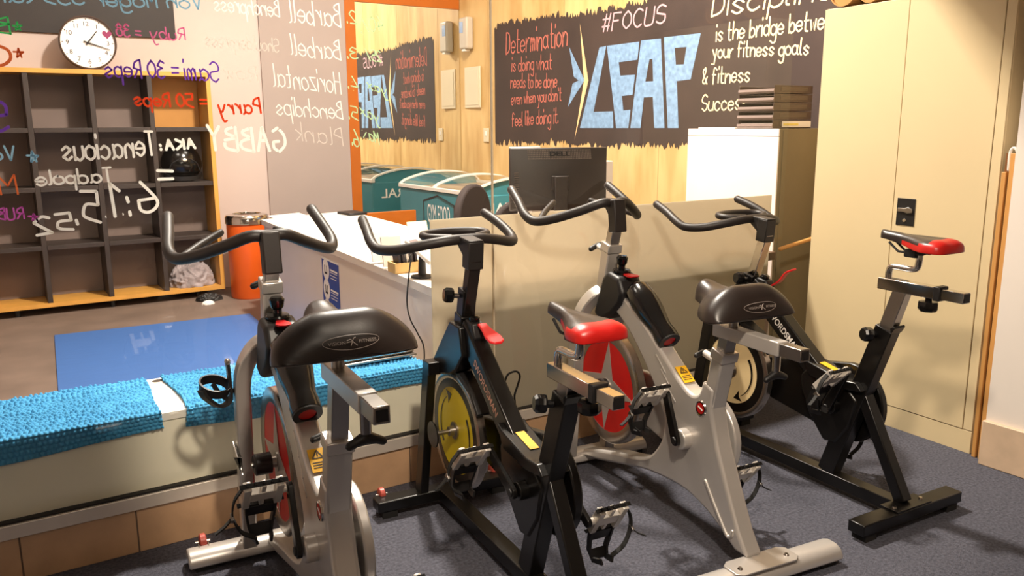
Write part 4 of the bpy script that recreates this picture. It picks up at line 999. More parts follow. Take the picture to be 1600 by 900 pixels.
def saddle_sport(parent, u0, z0, lab):
    L = 0.295; ns = 22; n = 24; vs = []; red = []
    for i in range(ns+1):
        t = i/ns; u = u0 - L*t
        hw = 0.021 + 0.010*t + 0.055*(max(0, t-0.30)/0.45)**1.3 if t < 0.75 else 0.0835
        if t > 0.9: hw *= math.sqrt(max(0.05, 1-((t-0.9)/0.105)**2))*0.4+0.6
        if t < 0.08: hw *= math.sqrt(max(0.03, 1-((0.08-t)/0.085)**2))
        top = 0.056 - 0.006*math.sin(PI*min(1, t/0.85)) - 0.012*max(0, t-0.5)/0.5
        if t > 0.88: top -= 0.014*((t-0.88)/0.12)**2
        bot = 0.024 - 0.026*min(1, max(0, t-0.1)/0.5) 
        for j in range(n):
            a = 2*PI*j/n; c_, s_ = math.cos(a), math.sin(a)
            x = hw*abs(c_)**0.6*(1 if c_ >= 0 else -1); xx = abs(x)/max(hw, 1e-4)
            zz = (bot + (top-0.010*xx**2-bot)*abs(s_)**0.38) if s_ >= 0 else bot-0.003*abs(s_)
            if s_ >= 0: zz -= 0.008*math.exp(-(x/0.012)**2)*max(0, min(1, (t-0.25)/0.2))*abs(s_)
            vs.append(B(u, x, z0+zz))
    mb = MB()
    fs = []; ms = []
    for i in range(ns):
        for j in range(n):
            fs.append((i*n+j, i*n+(j+1)%n, (i+1)*n+(j+1)%n, (i+1)*n+j))
            a = 2*PI*(j+0.5)/n; t = (i+0.5)/ns; s_ = math.sin(a)
            r = (t > 0.36 and -0.6 < s_ < 0.30 + 0.25*(t-0.36)) or (s_ > -0.6 and t > 0.80)
            ms.append(1 if r else 0)
    fs += [[j for j in range(n)][::-1], [ns*n+j for j in range(n)]]; ms += [0, 1]
    mb.add(vs, fs); mb.m = ms
    s = mb.build('saddle', [MATS['saddle vinyl'], MATS['saddle red']], parent, smooth=70, sub=1); s['label'] = lab
    rl_ = MB()
    for v in (-0.02, 0.02): rl_.tube(BB([(u0-0.05, v, z0+0.012), (u0-0.09, v, z0-0.018), (u0-0.19, v, z0-0.018), (u0-0.235, v, z0+0.006)]), 0.0045, 8)
    rl_.build('saddle_rails', MATS['black plastic'], s)
    MB().box(B(u0-0.14, 0, z0-0.02), (0.05, 0.05, 0.03)).build('saddle_clamp', MATS['black plastic'], s, bevel=0.005)
    return s

def wheel(parent, u, z, R_, vw, face, rd, ring=None, star=False, mark=False):
    c = B(u, 0, z); ax = B(0, 1, 0)
    w = MB().lathe(c, ax, [(rd, -vw*0.75), (R_-0.012, -vw), (R_, -vw*0.7), (R_, vw*0.7), (R_-0.012, vw), (rd, vw*0.75), (rd, 0.0)], 72, closed_prof=True).build('flywheel', MATS['rim steel'], parent, smooth=50)
    rin = rd
    if ring:
        MB().lathe(c, ax, [(ring-0.001, vw*0.74), (rd+0.001, vw*0.74), (rd+0.001, -vw*0.74), (ring-0.001, -vw*0.74)], 64, closed_prof=True).build('wheel_band', MATS['bike black'], w); rin = ring
    MB().lathe(c, ax, [(0, -vw*0.6), (rin, -vw*0.7), (rin, vw*0.7), (0, vw*0.6)], 64).build('wheel_disc', MATS[face], w, smooth=0)
    if star:
        for s in (1, -1):
            st = MB(); P = []
            for k in range(8):
                a = math.radians(94 + 45*k); r = rin*0.985 if k % 2 == 0 else rin*0.30
                P.append(B(u + r*math.cos(a), s*vw*0.715, z + r*math.sin(a)))
            st.prism(P, B(0, s*0.002, 0)); st.build('star_emblem', MATS['star steel'], w, smooth=0)
    if mark:
        for s in (1, -1):
            mk = MB(); vv = s*vw*0.72
            for a0 in (60, 240):
                q = []
                for i in range(13):
                    a = math.radians(a0 - 95*i/12); q.append((u + rin*0.80*math.cos(a), z + rin*0.80*math.sin(a), 0.001 + 0.006*(i/12)))
                for i in range(12):
                    (x, y, w0), (x2, y2, w1) = q[i], q[i+1]
                    d = Vector((x-u, y-z)).normalized()
                    mk.prism([B(x-d.x*w0, vv, y-d.y*w0), B(x+d.x*w0, vv, y+d.y*w0), B(x2+d.x*w1, vv, y2+d.y*w1), B(x2-d.x*w1, vv, y2-d.y*w1)], B(0, s*0.001, 0))
                a = math.radians(a0+6); t = Vector((-math.sin(a), math.cos(a))); d = Vector((math.cos(a), math.sin(a))); e = Vector((u, z)) + d*rin*0.80
                tri = [e + t*0.035, e - t*0.012 + d*0.026, e - t*0.002, e - t*0.012 - d*0.026]
                mk.prism([B(p_.x, vv, p_.y) for p_ in tri], B(0, s*0.001, 0))
            mk.build('disc_arrows', MATS['bike black'], w, smooth=0)
    MB().cyl(B(u, -0.10, z), B(u, 0.10, z), 0.009, 14).build('axle', MATS['steel'], w)
    hb = MB(); 
    for s in (1, -1): hb.lathe(B(u, 0, z), B(0, s, 0), [(0, vw*0.62), (0.034, vw*0.62), (0.034, vw*0.95), (0.02, vw*0.95), (0.018, vw+0.02), (0, vw+0.02)], 24)
    hb.build('hub', MATS['steel'], w)
    return w

def transport_wheels(root, m, out=0.03):
    for s in (1, -1):
        MB().lathe(B(0.045, s*0.245, 0.068), B(0, 1, 0), [(0, -0.011), (0.022, -0.012), (0.028, -0.008), (0.028, 0.008), (0.022, 0.012), (0, 0.011)], 24).build('transport_wheel', MATS['wheel pink'], root)
        fk = MB(); 
        for q in (-0.016, 0.016): fk.box(B(0.03, s*0.245+q, 0.062), (0.003, 0.05, 0.016))
        fk.cyl(B(0.045, s*0.245-0.024, 0.068), B(0.045, s*0.245+0.024, 0.068), 0.005, 10)
        fk.build('wheel_fork', MATS['chrome'], root)

def silver_bike(pose, label, hz, sl_z, holder_cage, bottle=True):
    t = thing('spin_bike', label, 'exercise bike', (pose[0], pose[1], 0), -pose[2], 'spinning bikes')
    SV = MATS['bike silver']
    def foot(u, hv, name, plate):
        sec = [(-0.052, 0.018), (-0.052, 0.036), (-0.040, 0.056), (-0.018, 0.066), (0.018, 0.066), (0.040, 0.056), (0.052, 0.036), (0.052, 0.018)]
        f_ = MB(); f_.prism([B(u+a, -hv, z) for a, z in sec], B(0, 2*hv, 0)); o = f_.build(name, MATS['bike silver flat'], t, bevel=0.006)
        for s in (1, -1): MB().bx(B(u-0.04, s*(hv-0.09), 0.0), B(u+0.04, s*(hv-0.02), 0.018)).build('rubber_pad', MATS['rubber'], o)
        if plate:
            P = smooth2([(-0.045,-0.135), (-0.056,0), (-0.045,0.135)], 4)
            MB().prism([B(u+a, v, 0.066) for a, v in ((-0.048,-0.11),(-0.03,-0.135),(0.03,-0.135),(0.048,-0.11),(0.048,0.11),(0.03,0.135),(-0.03,0.135),(-0.048,0.11))], (0,0,0.006)).build('mount_plate', SV, o, bevel=0.002)
            for s in (1, -1): MB().lathe(B(u-0.01, s*0.10, 0.072), (0,0,1), [(0,0.006),(0.006,0.006),(0.010,0)], 14).build('bolt', MATS['chrome'], o)
        return o
    foot(0.0, 0.302, 'front_foot', False); foot(-1.13, 0.325, 'rear_foot', True)
    # fork hoop
    fk = MB()
    for s in (1, -1):
        fk.rtube(smooth_path(BB([(-0.02, s*0.098, 0.05), (-0.05, s*0.098, 0.30), (-0.075, s*0.096, 0.55), (-0.085, s*0.094, 0.66), (-0.10, s*0.078, 0.735), (-0.125, s*0.045, 0.79), (-0.14, 0, 0.815)]), 5), 0.055, 0.05, up=(1,0,0))
    fk.build('front_fork', SV, t, bevel=0.006)
    for s in (1, -1): MB().prism([B(u, s*0.125, z) for u, z in arc((-0.185, 0.412), 0.03, -90, 90, 8)[::-1] + [(-0.02, 0.442), (-0.02, 0.382)]], B(0, s*0.005, 0)).build('dropout', SV, t, bevel=0.001)
    # head column and post
    hd_ = MB().rtube(BB([(-0.125, 0, 0.74), (-0.182, 0, 1.0)]), 0.058, 0.058, up=(1,0,0)); hd_.build('head_tube', SV, t, bevel=0.006)
    MB().rtube(BB([(-0.1785, 0, 0.985), (-0.187, 0, 1.022)]), 0.066, 0.066, up=(1,0,0)).build('head_collar', SV, t, bevel=0.004)
    hu = -0.225 + (1.18-hz)*0.2
    MB().rtube(BB([(-0.183, 0, 1.0), (hu, 0, hz-0.05)]), 0.040, 0.044, up=(1,0,0)).build('handlebar_post', MATS['steel'], t, bevel=0.003)
    kn = MB(); kn.cyl(B(-0.15, 0.0, 0.982), B(-0.085, 0.0, 0.995), 0.012, 14); kn.build('post_pin', MATS['white plastic'], t)
    MB().tube(BB([(-0.083, 0.036, 0.985), (-0.075, 0.0, 0.997), (-0.083, -0.036, 1.005)]), 0.011, 10, rounded=True).build('post_knob', MATS['black plastic'], t)
    # main frame: down tube, notch, rear leg, arch and lower arm
    outline = [(-0.20, 0.86), (-0.29, 0.845)] + smooth2([(-0.29, 0.845), (-0.45, 0.765), (-0.585, 0.668), (-0.70, 0.585), (-0.755, 0.556), (-0.79, 0.552), (-0.815, 0.566), (-0.828, 0.595)], 4)[1:] + \
        [(-0.835, 0.62), (-0.898, 0.60), (-0.886, 0.52), (-0.925, 0.40), (-0.985, 0.27), (-1.05, 0.14), (-1.10, 0.0705)] + \
        smooth2([(-1.035, 0.07), (-0.965, 0.112), (-0.88, 0.15), (-0.78, 0.175), (-0.69, 0.178), (-0.58, 0.168), (-0.48, 0.152), (-0.30, 0.105), (-0.14, 0.062), (-0.03, 0.042)], 3) + \
        smooth2([(-0.03, 0.072), (-0.15, 0.112), (-0.30, 0.155), (-0.43, 0.185), (-0.53, 0.225), (-0.60, 0.305), (-0.622, 0.38), (-0.61, 0.43), (-0.565, 0.50), (-0.50, 0.575), (-0.40, 0.672), (-0.30, 0.74), (-0.20, 0.775)], 3)
    fr_ = prof(outline, -0.036, 0.036).build('main_frame', MATS['bike silver flat'], t, bevel=0.012, seg=3)
    # raised ribs and grooves on both sides
    for s in (1, -1):
        gr = MB()
        for (u, z) in ((-0.59, 0.615), (-0.625, 0.565), (-0.655, 0.52)):
            gr.box(B(u, s*0.0365, z), (0.004, 0.085, 0.012), Matrix.Rotation(math.radians(42), 3, 'X'))
        gr.build('frame_ribs', SV, fr_, bevel=0.003)
        rb = MB().tube(smooth_path(BB([(-0.875, s*0.036, 0.26), (-0.92, s*0.036, 0.20), (-0.965, s*0.036, 0.145), (-1.0, s*0.036, 0.108), (-1.02, s*0.036, 0.115), (-1.025, s*0.036, 0.135)]), 5), 0.007, 8, rounded=True).build('edge_rib', SV, fr_)
        MB().lathe(B(-0.835, s*0.036, 0.517), B(0, s, 0), [(0, 0.003), (0.020, 0.003), (0.026, 0.0045), (0.029, 0.0)], 28).build('badge_ring', MATS['chrome'], fr_)
        bd_ = MB().lathe(B(-0.835, s*0.0395, 0.517), B(0, s, 0), [(0, 0.0008), (0.020, 0.0008)], 24).build('badge', MATS['saddle red'], fr_, smooth=0)
        MB().box(B(-0.835, s*0.0407, 0.517), (0.0008, 0.026, 0.005), Matrix.Rotation(math.radians(25), 3, 'X')).build('badge_mark', MATS['paper'], fr_, smooth=0)
    # warning sticker on the down tube top
    d = Vector((0, -0.115, -0.083)).normalized(); nrm_ = Vector((0, -0.083, 0.115)).normalized(); c = B(-0.690, 0, 0.594) + nrm_*0.0045
    stk = MB().box(c, (0.048, 0.075, 0.0015), Matrix((Vector((1,0,0)), -d, nrm_)).transposed()).build('warning_sticker', MATS['sticker yellow'], fr_, smooth=0)
    sy = MB(); X_ = Vector((1,0,0)); U_ = -d; o_ = c + nrm_*0.0014 + U_*0.018
    for a, b in (((-0.015,-0.012),(0.015,-0.012)), ((0.015,-0.012),(0,0.013)), ((0,0.013),(-0.015,-0.012)), ((0,-0.006),(0,0.004))):
        sy.rtube([o_ + X_*a[0] + U_*a[1], o_ + X_*b[0] + U_*b[1]], 0.0035, 0.0006, up=tuple(nrm_))
    for k in range(3): sy.box(c + nrm_*0.0012 - U_*(0.008+0.008*k), (0.036, 0.003, 0.0006), Matrix((Vector((1,0,0)), -d, nrm_)).transposed())
    sy.build('sticker_print', MATS['clock ink'], stk, smooth=0)
    # seat tube
    MB().rtube(BB([(-0.859, 0, 0.53), (-0.905, 0, 0.735)]), 0.064, 0.056, up=(0,1,0)).build('seat_tube', SV, t, bevel=0.006)
    MB().rtube(BB([(-0.898, 0, 0.706), (-0.907, 0, 0.742)]), 0.072, 0.064, up=(0,1,0)).build('seat_collar', SV, t, bevel=0.004)
    pt_u = -0.905 - (sl_z-0.735)*0.22
    MB().rtube(BB([(-0.901, 0, 0.72), (pt_u, 0, sl_z)]), 0.044, 0.044, up=(0,1,0)).build('seat_post', MATS['steel'], t, bevel=0.003)
    hol = MB()
    MB().cyl(B(-0.875, 0, 0.69), B(-0.80, 0.0, 0.705), 0.013, 14).build('seat_pin', MATS['white plastic'], t)
    MB().tube(BB([(-0.797, 0.035, 0.70), (-0.79, 0.0, 0.707), (-0.797, -0.035, 0.70)]), 0.010, 10, rounded=True).build('seat_pin_grip', MATS['black plastic'], t)
    # horizontal slider with its T-knob
    MB().rtube(BB([(-0.86, 0, sl_z), (-1.17, 0, sl_z+0.002)]), 0.045, 0.046, up=(0,0,1)).build('seat_slider', MATS['bike silver flat'], t, bevel=0.003)
    inn_ = MB().rtube(BB([(-1.171, 0, sl_z+0.002), (-1.262, 0, sl_z+0.003)]), 0.038, 0.040, up=(0,0,1)).build('slider_bar', MATS['steel'], t, bevel=0.003)
    MB().box(B(-1.2635, 0, sl_z+0.003), (0.026, 0.002, 0.026)).build('slider_cap', MATS['black plastic'], inn_, smooth=0)
    MB().cyl(B(-1.145, 0, sl_z-0.022), B(-1.145, 0, sl_z-0.075), 0.013, 14).build('slider_screw', MATS['chrome'], t)
    MB().tube(BB([(-1.145, -0.038, sl_z-0.100), (-1.145, -0.025, sl_z-0.094), (-1.145, 0, sl_z-0.085), (-1.145, 0.025, sl_z-0.094), (-1.145, 0.038, sl_z-0.100)]), [0.010, 0.011, 0.017, 0.011, 0.010], 12, rounded=True).build('slider_knob', MATS['black plastic'], t)
    # saddle on a short vertical stub
    MB().cyl(B(-0.94, 0, sl_z+0.022), B(-0.94, 0, sl_z+0.075), 0.016, 16).build('saddle_stub', MATS['steel'], t)
    MB().box(B(-0.94, 0, sl_z+0.062), (0.06, 0.045, 0.026)).build('saddle_clamp', MATS['black plastic'], t, bevel=0.005)
    saddle_wide(t, -0.765, sl_z+0.07)
    # flywheel, guards, cranks
    wheel(t, -0.19, 0.41, 0.248, 0.022, 'wheel red', 0.198, star=True)
    MB().lathe(B(-0.19, 0, 0.41), B(0, 1, 0), [(0.010, 0.036), (0.036, 0.036), (0.036, 0.088), (0.030, 0.093), (0.010, 0.093)], 24).build('hub_cover', MATS['black plastic'], t, bevel=0.002)
    a0 = Vector((-0.19, 0.41)); a1 = Vector((-0.756, 0.378)); d = (a1-a0).normalized(); n_ = Vector((-d.y, d.x)); P = []
    for i in range(15):
        th = math.radians(90 + 180*i/14); q = a0 + (d*math.cos(th) + n_*math.sin(th))*0.085; P.append((q.x, q.y))
    for i in range(21):
        th = math.radians(-90 + 180*i/20); q = a1 + (d*math.cos(th) + n_*math.sin(th))*0.165; P.append((q.x, q.y))
    prof(P, -0.052, -0.082).build('chain_guard', MATS['bike silver flat'], t, bevel=0.006)
    for s in (1, -1): MB().lathe(B(-0.756, 0, 0.378), B(0, s, 0), [(0.0, 0.03), (0.038, 0.03), (0.038, 0.066 if s > 0 else 0.09), (0.034, 0.070 if s > 0 else 0.094), (0, 0.070 if s > 0 else 0.094)], 28).build('crank_boss', MATS['bike silver flat'], t, bevel=0.002)
    e = crank(t, -0.756, 0.378, 68, 1, 0.074); pedal(t, e[0], 0.09, e[1], 1, tilt=-48)
    e = crank(t, -0.756, 0.378, 248, -1, 0.098); pedal(t, e[0], -0.114, e[1], -1, tilt=-52)
    # brake shroud, resistance knob, red lever
    prof([(-0.135, 0.72), (-0.20, 0.885), (-0.235, 0.915), (-0.315, 0.90), (-0.35, 0.84), (-0.325, 0.79), (-0.27, 0.74), (-0.19, 0.70)], -0.055, 0.055).build('brake_shroud', MATS['black plastic'], t, bevel=0.016, seg=3)
    MB().lathe(B(-0.262, 0, 0.905), B(-0.05, 0, 1), [(0,0.0),(0.036,0.0),(0.038,0.012),(0.034,0.018),(0.014,0.020),(0.014,0.035),(0.02,0.042),(0.024,0.066),(0.018,0.074),(0,0.075)], 24).build('resistance_knob', MATS['gloss black'], t)
    MB().prism([B(u, v, 0.903) for u, v in ((-0.285,-0.012),(-0.285,0.012),(-0.335,0.024),(-0.358,0.018),(-0.366,0),(-0.358,-0.018),(-0.335,-0.024))], B(-0.01, 0, 0.008)).build('brake_lever', MATS['lever red'], t, bevel=0.002)
    # drink holder lying on the down tube
    dh = MB(); ax0 = Vector((-0.345, 0.845)); ax1 = Vector((-0.572, 0.678)); pts = []; rr = []
    for k, (q, r) in enumerate(((0, 0.034), (0.08, 0.052), (0.3, 0.056), (0.5, 0.052), (0.68, 0.044), (0.80, 0.041), (0.90, 0.045), (1.0, 0.044))):
        c2 = ax0 + (ax1-ax0)*q; pts.append(B(c2.x-0.018, 0, c2.y+0.022)); rr.append(r)
    dh.tube(pts, rr, 20); o = dh.build('sweat_guard', MATS['gloss black'], t, smooth=60)
    dd_ = (pts[-1]-pts[-2]).normalized(); ce = pts[-1] + dd_*0.001
    MB().lathe(ce, dd_, [(0.026, 0.006), (0.043, 0.006), (0.043, -0.002), (0.026, -0.002)], 24, closed_prof=True).build('guard_rim', MATS['black plastic'], o)
    MB().lathe(ce, dd_, [(0, 0.001), (0.0255, 0.001)], 24).build('guard_logo', MATS['saddle red'], o, smooth=0)
    transport_wheels(t, None)
    # handlebar: gull wing with inner bars
    hb_u = hu + 0.035
    W = 0.272; pl = []
    half = [(hb_u, 0.0, hz), (hb_u, 0.055, hz+0.002), (hb_u+0.05, 0.125, hz-0.03), (hb_u+0.13, 0.205, hz-0.066), (hb_u+0.20, 0.255, hz-0.080), (hb_u+0.255, W, hz-0.058), (hb_u+0.335, 0.262, hz-0.012), (hb_u+0.43, 0.250, hz+0.035)]
    full = [(u, -v, z) for u, v, z in half[::-1]] + half[1:]
    hbm = MB().tube(smooth_path(BB(full), 5), 0.0195, 16, rounded=True); h_o = hbm.build('handlebar', MATS['foam'], t, smooth=60)
    for s in (1, -1):
        MB().tube(smooth_path(BB([(hb_u+0.19, s*0.235, hz-0.074), (hb_u+0.26, s*0.175, hz-0.05), (hb_u+0.33, s*0.095, hz-0.02)]), 4), 0.013, 12, rounded=True).build('inner_bar', MATS['foam'], h_o)
    cl = MB(); cl.rtube(BB([(hu-0.004, 0, hz-0.115), (hu+0.012, 0, hz+0.016)]), 0.052, 0.056, up=(1,0,0)); cl.prism(BB([(hu-0.01, -0.026, hz+0.018), (hb_u+0.03, -0.026, hz+0.018), (hb_u+0.02, -0.026, hz-0.022), (hu+0.01, -0.026, hz-0.07)]), B(0, 0.052, 0))
    cl.build('handlebar_clamp', MATS['foam'], t, bevel=0.005)
    if holder_cage:
        hc_ = MB(); cu, cv, cz = -0.06, 0.178, 0.655
        ring = [B(cu+0.042*math.sin(a), cv+0.046*math.cos(a), cz+0.018*math.sin(a+0.5)) for a in [2*PI*i/24 for i in range(24)]]
        hc_.sweep(ring, lambda i, t_: [(-0.003,-0.016),(0.003,-0.016),(0.003,0.016),(-0.003,0.016)], closed=True)
        hc_.sweep(smooth_path(BB([(cu, cv-0.046, cz+0.075), (cu, cv-0.048, cz+0.02), (cu, cv-0.046, cz-0.05), (cu-0.01, cv-0.01, cz-0.066), (cu-0.02, cv+0.03, cz-0.03), (cu-0.02, cv+0.045, cz)]), 5), lambda i, t_: [(-0.005,-0.02),(0.005,-0.02),(0.005,0.02),(-0.005,0.02)], up=(0,1,0))
        hc_.sweep(smooth_path(BB([(cu+0.04, cv, cz), (cu+0.035, cv-0.02, cz-0.04), (cu+0.01, cv-0.045, cz-0.055)]), 4), lambda i, t_: [(-0.003,-0.008),(0.003,-0.008),(0.003,0.008),(-0.003,0.008)])
        b_o = hc_.build('bottle_cage', MATS['black plastic'], t, smooth=50)
        MB().lathe(B(cu, cv-0.046, cz+0.078), (0,0,1), [(0,-0.01),(0.008,-0.01),(0.01,0.004),(0.006,0.012),(0,0.012)], 14).build('cage_bolt', MATS['steel'], b_o)
        MB().cyl(B(cu, cv-0.05, cz-0.02), B(-0.07, 0.115, cz-0.02), 0.008, 10).build('cage_bracket', MATS['black plastic'], b_o)
    return t

def black_bike(pose, label, hz, sl_z, face, rd, ring, stem, sad_lab, wire, cr_ang, mark_txt, lever_up):
    t = thing('spin_bike', label, 'exercise bike', (pose[0], pose[1], 0), -pose[2], 'spinning bikes')
    K = MATS['bike black']
    for u, hv, nm in ((0.0, 0.285, 'front_foot'), (-1.10, 0.29, 'rear_foot')):
        o = MB().rtube(BB([(u, -hv, 0.05), (u, hv, 0.05)]), 0.07, 0.044, up=(0,0,1)).build(nm, K, t, bevel=0.004)
        for s in (1, -1): MB().bx(B(u-0.03, s*(hv-0.08), 0.0), B(u+0.03, s*(hv-0.02), 0.028)).build('rubber_pad', MATS['rubber'], o)
        if u < -0.5:
            MB().bx(B(u-0.033, -0.10, 0.0725), B(u+0.045, 0.10, 0.0785)).build('mount_plate', K, o, bevel=0.001)
            for s in (1, -1): MB().lathe(B(u, s*0.078, 0.0785), (0,0,1), [(0,0.007),(0.007,0.007),(0.009,0)], 12).build('bolt', MATS['chrome'], o)
    MB().rtube(BB([(-0.035, 0, 0.052), (-1.065, 0, 0.052)]), 0.06, 0.05, up=(0,0,1)).build('base_beam', K, t, bevel=0.003)
    fk = MB()
    for s in (1, -1): fk.rtube(BB([(-0.0, s*0.092, 0.065), (-0.075, s*0.075, 0.60)]), 0.034, 0.06, up=(0,1,0))
    fk.box(B(-0.078, 0, 0.60), (0.185, 0.062, 0.05))
    fk.build('front_fork', K, t, bevel=0.003)
    for s in (1, -1): MB().prism([B(u, s*0.10, z) for u, z in arc((-0.165, 0.365), 0.05, 0, 360, 24)[:-1]], B(0, s*0.006, 0)).build('dropout', K, t, bevel=0.001)
    # head gusset plates and head tube
    gs = prof([(-0.325, 0.70), (-0.30, 0.80), (-0.215, 0.805), (-0.05, 0.625), (-0.10, 0.575), (-0.20, 0.60), (-0.26, 0.63)], -0.05, 0.05)
    gs.build('head_gusset', K, t, bevel=0.006)
    MB().rtube(BB([(-0.215, 0, 0.68), (-0.252, 0, 0.835)]), 0.062, 0.062, up=(1,0,0)).build('head_tube', K, t, bevel=0.004)
    hu = -0.30 - (hz-1.0)*0.28
    if stem == 'dark':
        MB().rtube(BB([(-0.251, 0, 0.83), (-0.272, 0, 0.93)]), 0.052, 0.052, up=(1,0,0)).build('head_sleeve', K, t, bevel=0.003)
    MB().rtube(BB([(-0.25, 0, 0.80), (hu, 0, hz-0.06)]), 0.042, 0.042, up=(1,0,0)).build('handlebar_post', mat('post dark', (62, 54, 50), 0.25, 0.8) if stem == 'dark' else MATS['chrome'], t, bevel=0.003)
    zk = 0.905 if stem == 'dark' else 0.815
    MB().cyl(B(-0.24-(zk-0.8)*0.2, 0.03, zk), B(-0.235-(zk-0.8)*0.2, 0.052, zk+0.003), 0.01, 12).build('post_pin', MATS['chrome'], t)
    MB().lathe(B(-0.235-(zk-0.8)*0.2, 0.05, zk+0.003), B(0.2, 1, 0.1), [(0,0),(0.024,0),(0.027,0.006),(0.027,0.026),(0.022,0.034),(0,0.034)], 9).build('post_knob', MATS['gloss black'], t, smooth=20)
    # down tube and lettering
    MB().rtube(BB([(-0.27, 0, 0.79), (-0.66, 0, 0.475)]), 0.062, 0.085, up=(0,1,1)).build('down_tube', K, t, bevel=0.006)
    dx = Vector((0, -0.39, -0.315)).normalized(); up_ = Vector((0, -0.315, 0.39)).normalized()
    for s in (1, -1):
        if s > 0: printed('lettering', 'SWORDSMAN', B(-0.475, 0.0313, 0.625), dx, up_ , 0.03, MATS[mark_txt], t, width=0.225, depth=0.0006, bold=0.015)
        else: printed('lettering', 'SWORDSMAN', B(-0.475, -0.0313, 0.625), -dx, up_, 0.03, MATS[mark_txt], t, width=0.225, depth=0.0006, bold=0.015)
    # seat tube, rear strut
    MB().rtube(BB([(-0.735, 0, 0.075), (-0.955, 0, 0.735)]), 0.056, 0.075, up=(0,1,0)).build('seat_tube', K, t, bevel=0.004)
    MB().prism([B(-0.985, -0.031, 0.742), B(-0.99, -0.031, 0.72), B(-1.005, -0.031, 0.745), B(-1.0, -0.031, 0.752)], B(0, 0.062, 0)).build('seat_clamp_lip', K, t, bevel=0.001)
    MB().rtube(BB([(-0.875, 0, 0.45), (-1.082, 0, 0.078)]), 0.05, 0.045, up=(0,1,0)).build('rear_strut', K, t, bevel=0.004)
    # deck plate with sticker, and chain cover round the crank
    prof([(-0.60, 0.545), (-0.63, 0.53), (-0.80, 0.495), (-0.87, 0.50), (-0.90, 0.47), (-0.80, 0.455), (-0.64, 0.47)], -0.052, 0.052).build('deck_plate', K, t, bevel=0.005)
    st_ = MB().prism([B(-0.655, -0.016, 0.527), B(-0.655, 0.016, 0.527), B(-0.765, 0.016, 0.504), B(-0.765, -0.016, 0.504)], (0, -0.0003, 0.0012)).build('deck_sticker', MATS['sticker yellow'], t, smooth=0)
    prof([(-0.62, 0.50), (-0.80, 0.48), (-0.87, 0.42), (-0.84, 0.30), (-0.78, 0.215), (-0.72, 0.21), (-0.64, 0.30), (-0.59, 0.40), (-0.585, 0.46)], -0.035, 0.035).build('crank_housing', K, t, bevel=0.010)
    a0 = Vector((-0.165, 0.365)); a1 = Vector((-0.765, 0.375)); d = (a1-a0).normalized(); n_ = Vector((-d.y, d.x)); P = []
    for i in range(15):
        th = math.radians(90 + 180*i/14); q = a0 + (d*math.cos(th) + n_*math.sin(th))*0.06; P.append((q.x, q.y))
    for i in range(21):
        th = math.radians(-90 + 180*i/20); q = a1 + (d*math.cos(th) + n_*math.sin(th))*0.165; P.append((q.x, q.y))
    prof(P, -0.045, -0.078).build('chain_guard', K, t, bevel=0.006)
    for s in (1, -1): MB().lathe(B(-0.765, 0, 0.375), B(0, s, 0), [(0.0, 0.03), (0.03, 0.03), (0.03, 0.066 if s > 0 else 0.088), (0, 0.070 if s > 0 else 0.090)], 24).build('crank_boss', K, t, bevel=0.002)
    e = crank(t, -0.765, 0.375, cr_ang, 1, 0.072); pedal(t, e[0], 0.088, e[1], 1, tilt=-46)
    e = crank(t, -0.765, 0.375, cr_ang+180, -1, 0.094); pedal(t, e[0], -0.11, e[1], -1, tilt=-56)
    # seat post, slider, bent chrome pillar, sports saddle
    pu = -0.955 - (sl_z-0.735)*0.31
    MB().rtube(BB([(-0.945, 0, 0.70), (pu, 0, sl_z)]), 0.042, 0.055, up=(0,1,0)).build('seat_post', MATS['steel'], t, bevel=0.003)
    MB().lathe(B(-0.925, 0.028, 0.705), B(0.3, 1, 0.1), [(0,0),(0.012,0),(0.012,0.02),(0.026,0.022),(0.028,0.03),(0.028,0.05),(0.022,0.058),(0,0.058)], 9).build('seat_knob', MATS['gloss black'], t, smooth=20)
    so_ = pu + 0.06
    MB().rtube(BB([(so_+0.035, 0, sl_z+0.012), (so_-0.215, 0, sl_z+0.010)]), 0.044, 0.044, up=(0,0,1)).build('seat_slider', MATS['chrome'], t, bevel=0.003)
    MB().rtube(BB([(so_-0.195, 0, sl_z+0.010), (so_-0.22, 0, sl_z+0.010)]), 0.052, 0.052, up=(0,0,1)).build('slider_collar', MATS['black plastic'], t, bevel=0.003)
    ib = MB().rtube(BB([(so_-0.2205, 0, sl_z+0.010), (so_-0.305, 0, sl_z+0.009)]), 0.038, 0.038, up=(0,0,1)).build('slider_bar', MATS['chrome'], t, bevel=0.002)
    MB().box(B(so_-0.3065, 0, sl_z+0.009), (0.03, 0.003, 0.03)).build('slider_cap', MATS['black plastic'], ib, smooth=0)
    MB().lathe(B(so_-0.165, 0, sl_z-0.0125), (0,0,-1), [(0,0),(0.012,0),(0.012,0.012),(0.032,0.014),(0.034,0.022),(0.034,0.042),(0.028,0.05),(0,0.05)], 9).build('slider_knob', MATS['gloss black'], t, smooth=20)
    pil = MB().tube(smooth_path(BB([(so_+0.005, 0, sl_z+0.034), (so_+0.004, 0, sl_z+0.062), (so_-0.008, 0, sl_z+0.078), (so_-0.05, 0, sl_z+0.080), (so_-0.085, 0, sl_z+0.080), (so_-0.108, 0, sl_z+0.088), (so_-0.114, 0, sl_z+0.115), (so_-0.114, 0, sl_z+0.135)]), 4), 0.0125, 14).build('saddle_pillar', MATS['chrome'], t)
    saddle_sport(t, so_+0.05, sl_z+0.160, sad_lab)
    wheel(t, -0.165, 0.365, 0.226, 0.02, face, rd, ring, mark=True)
    # brake block, knob and lever
    prof([(-0.285, 0.80), (-0.30, 0.83), (-0.355, 0.82), (-0.375, 0.77), (-0.34, 0.725), (-0.30, 0.735)], -0.024, 0.024).build('brake_block', MATS['black plastic'], t, bevel=0.006)
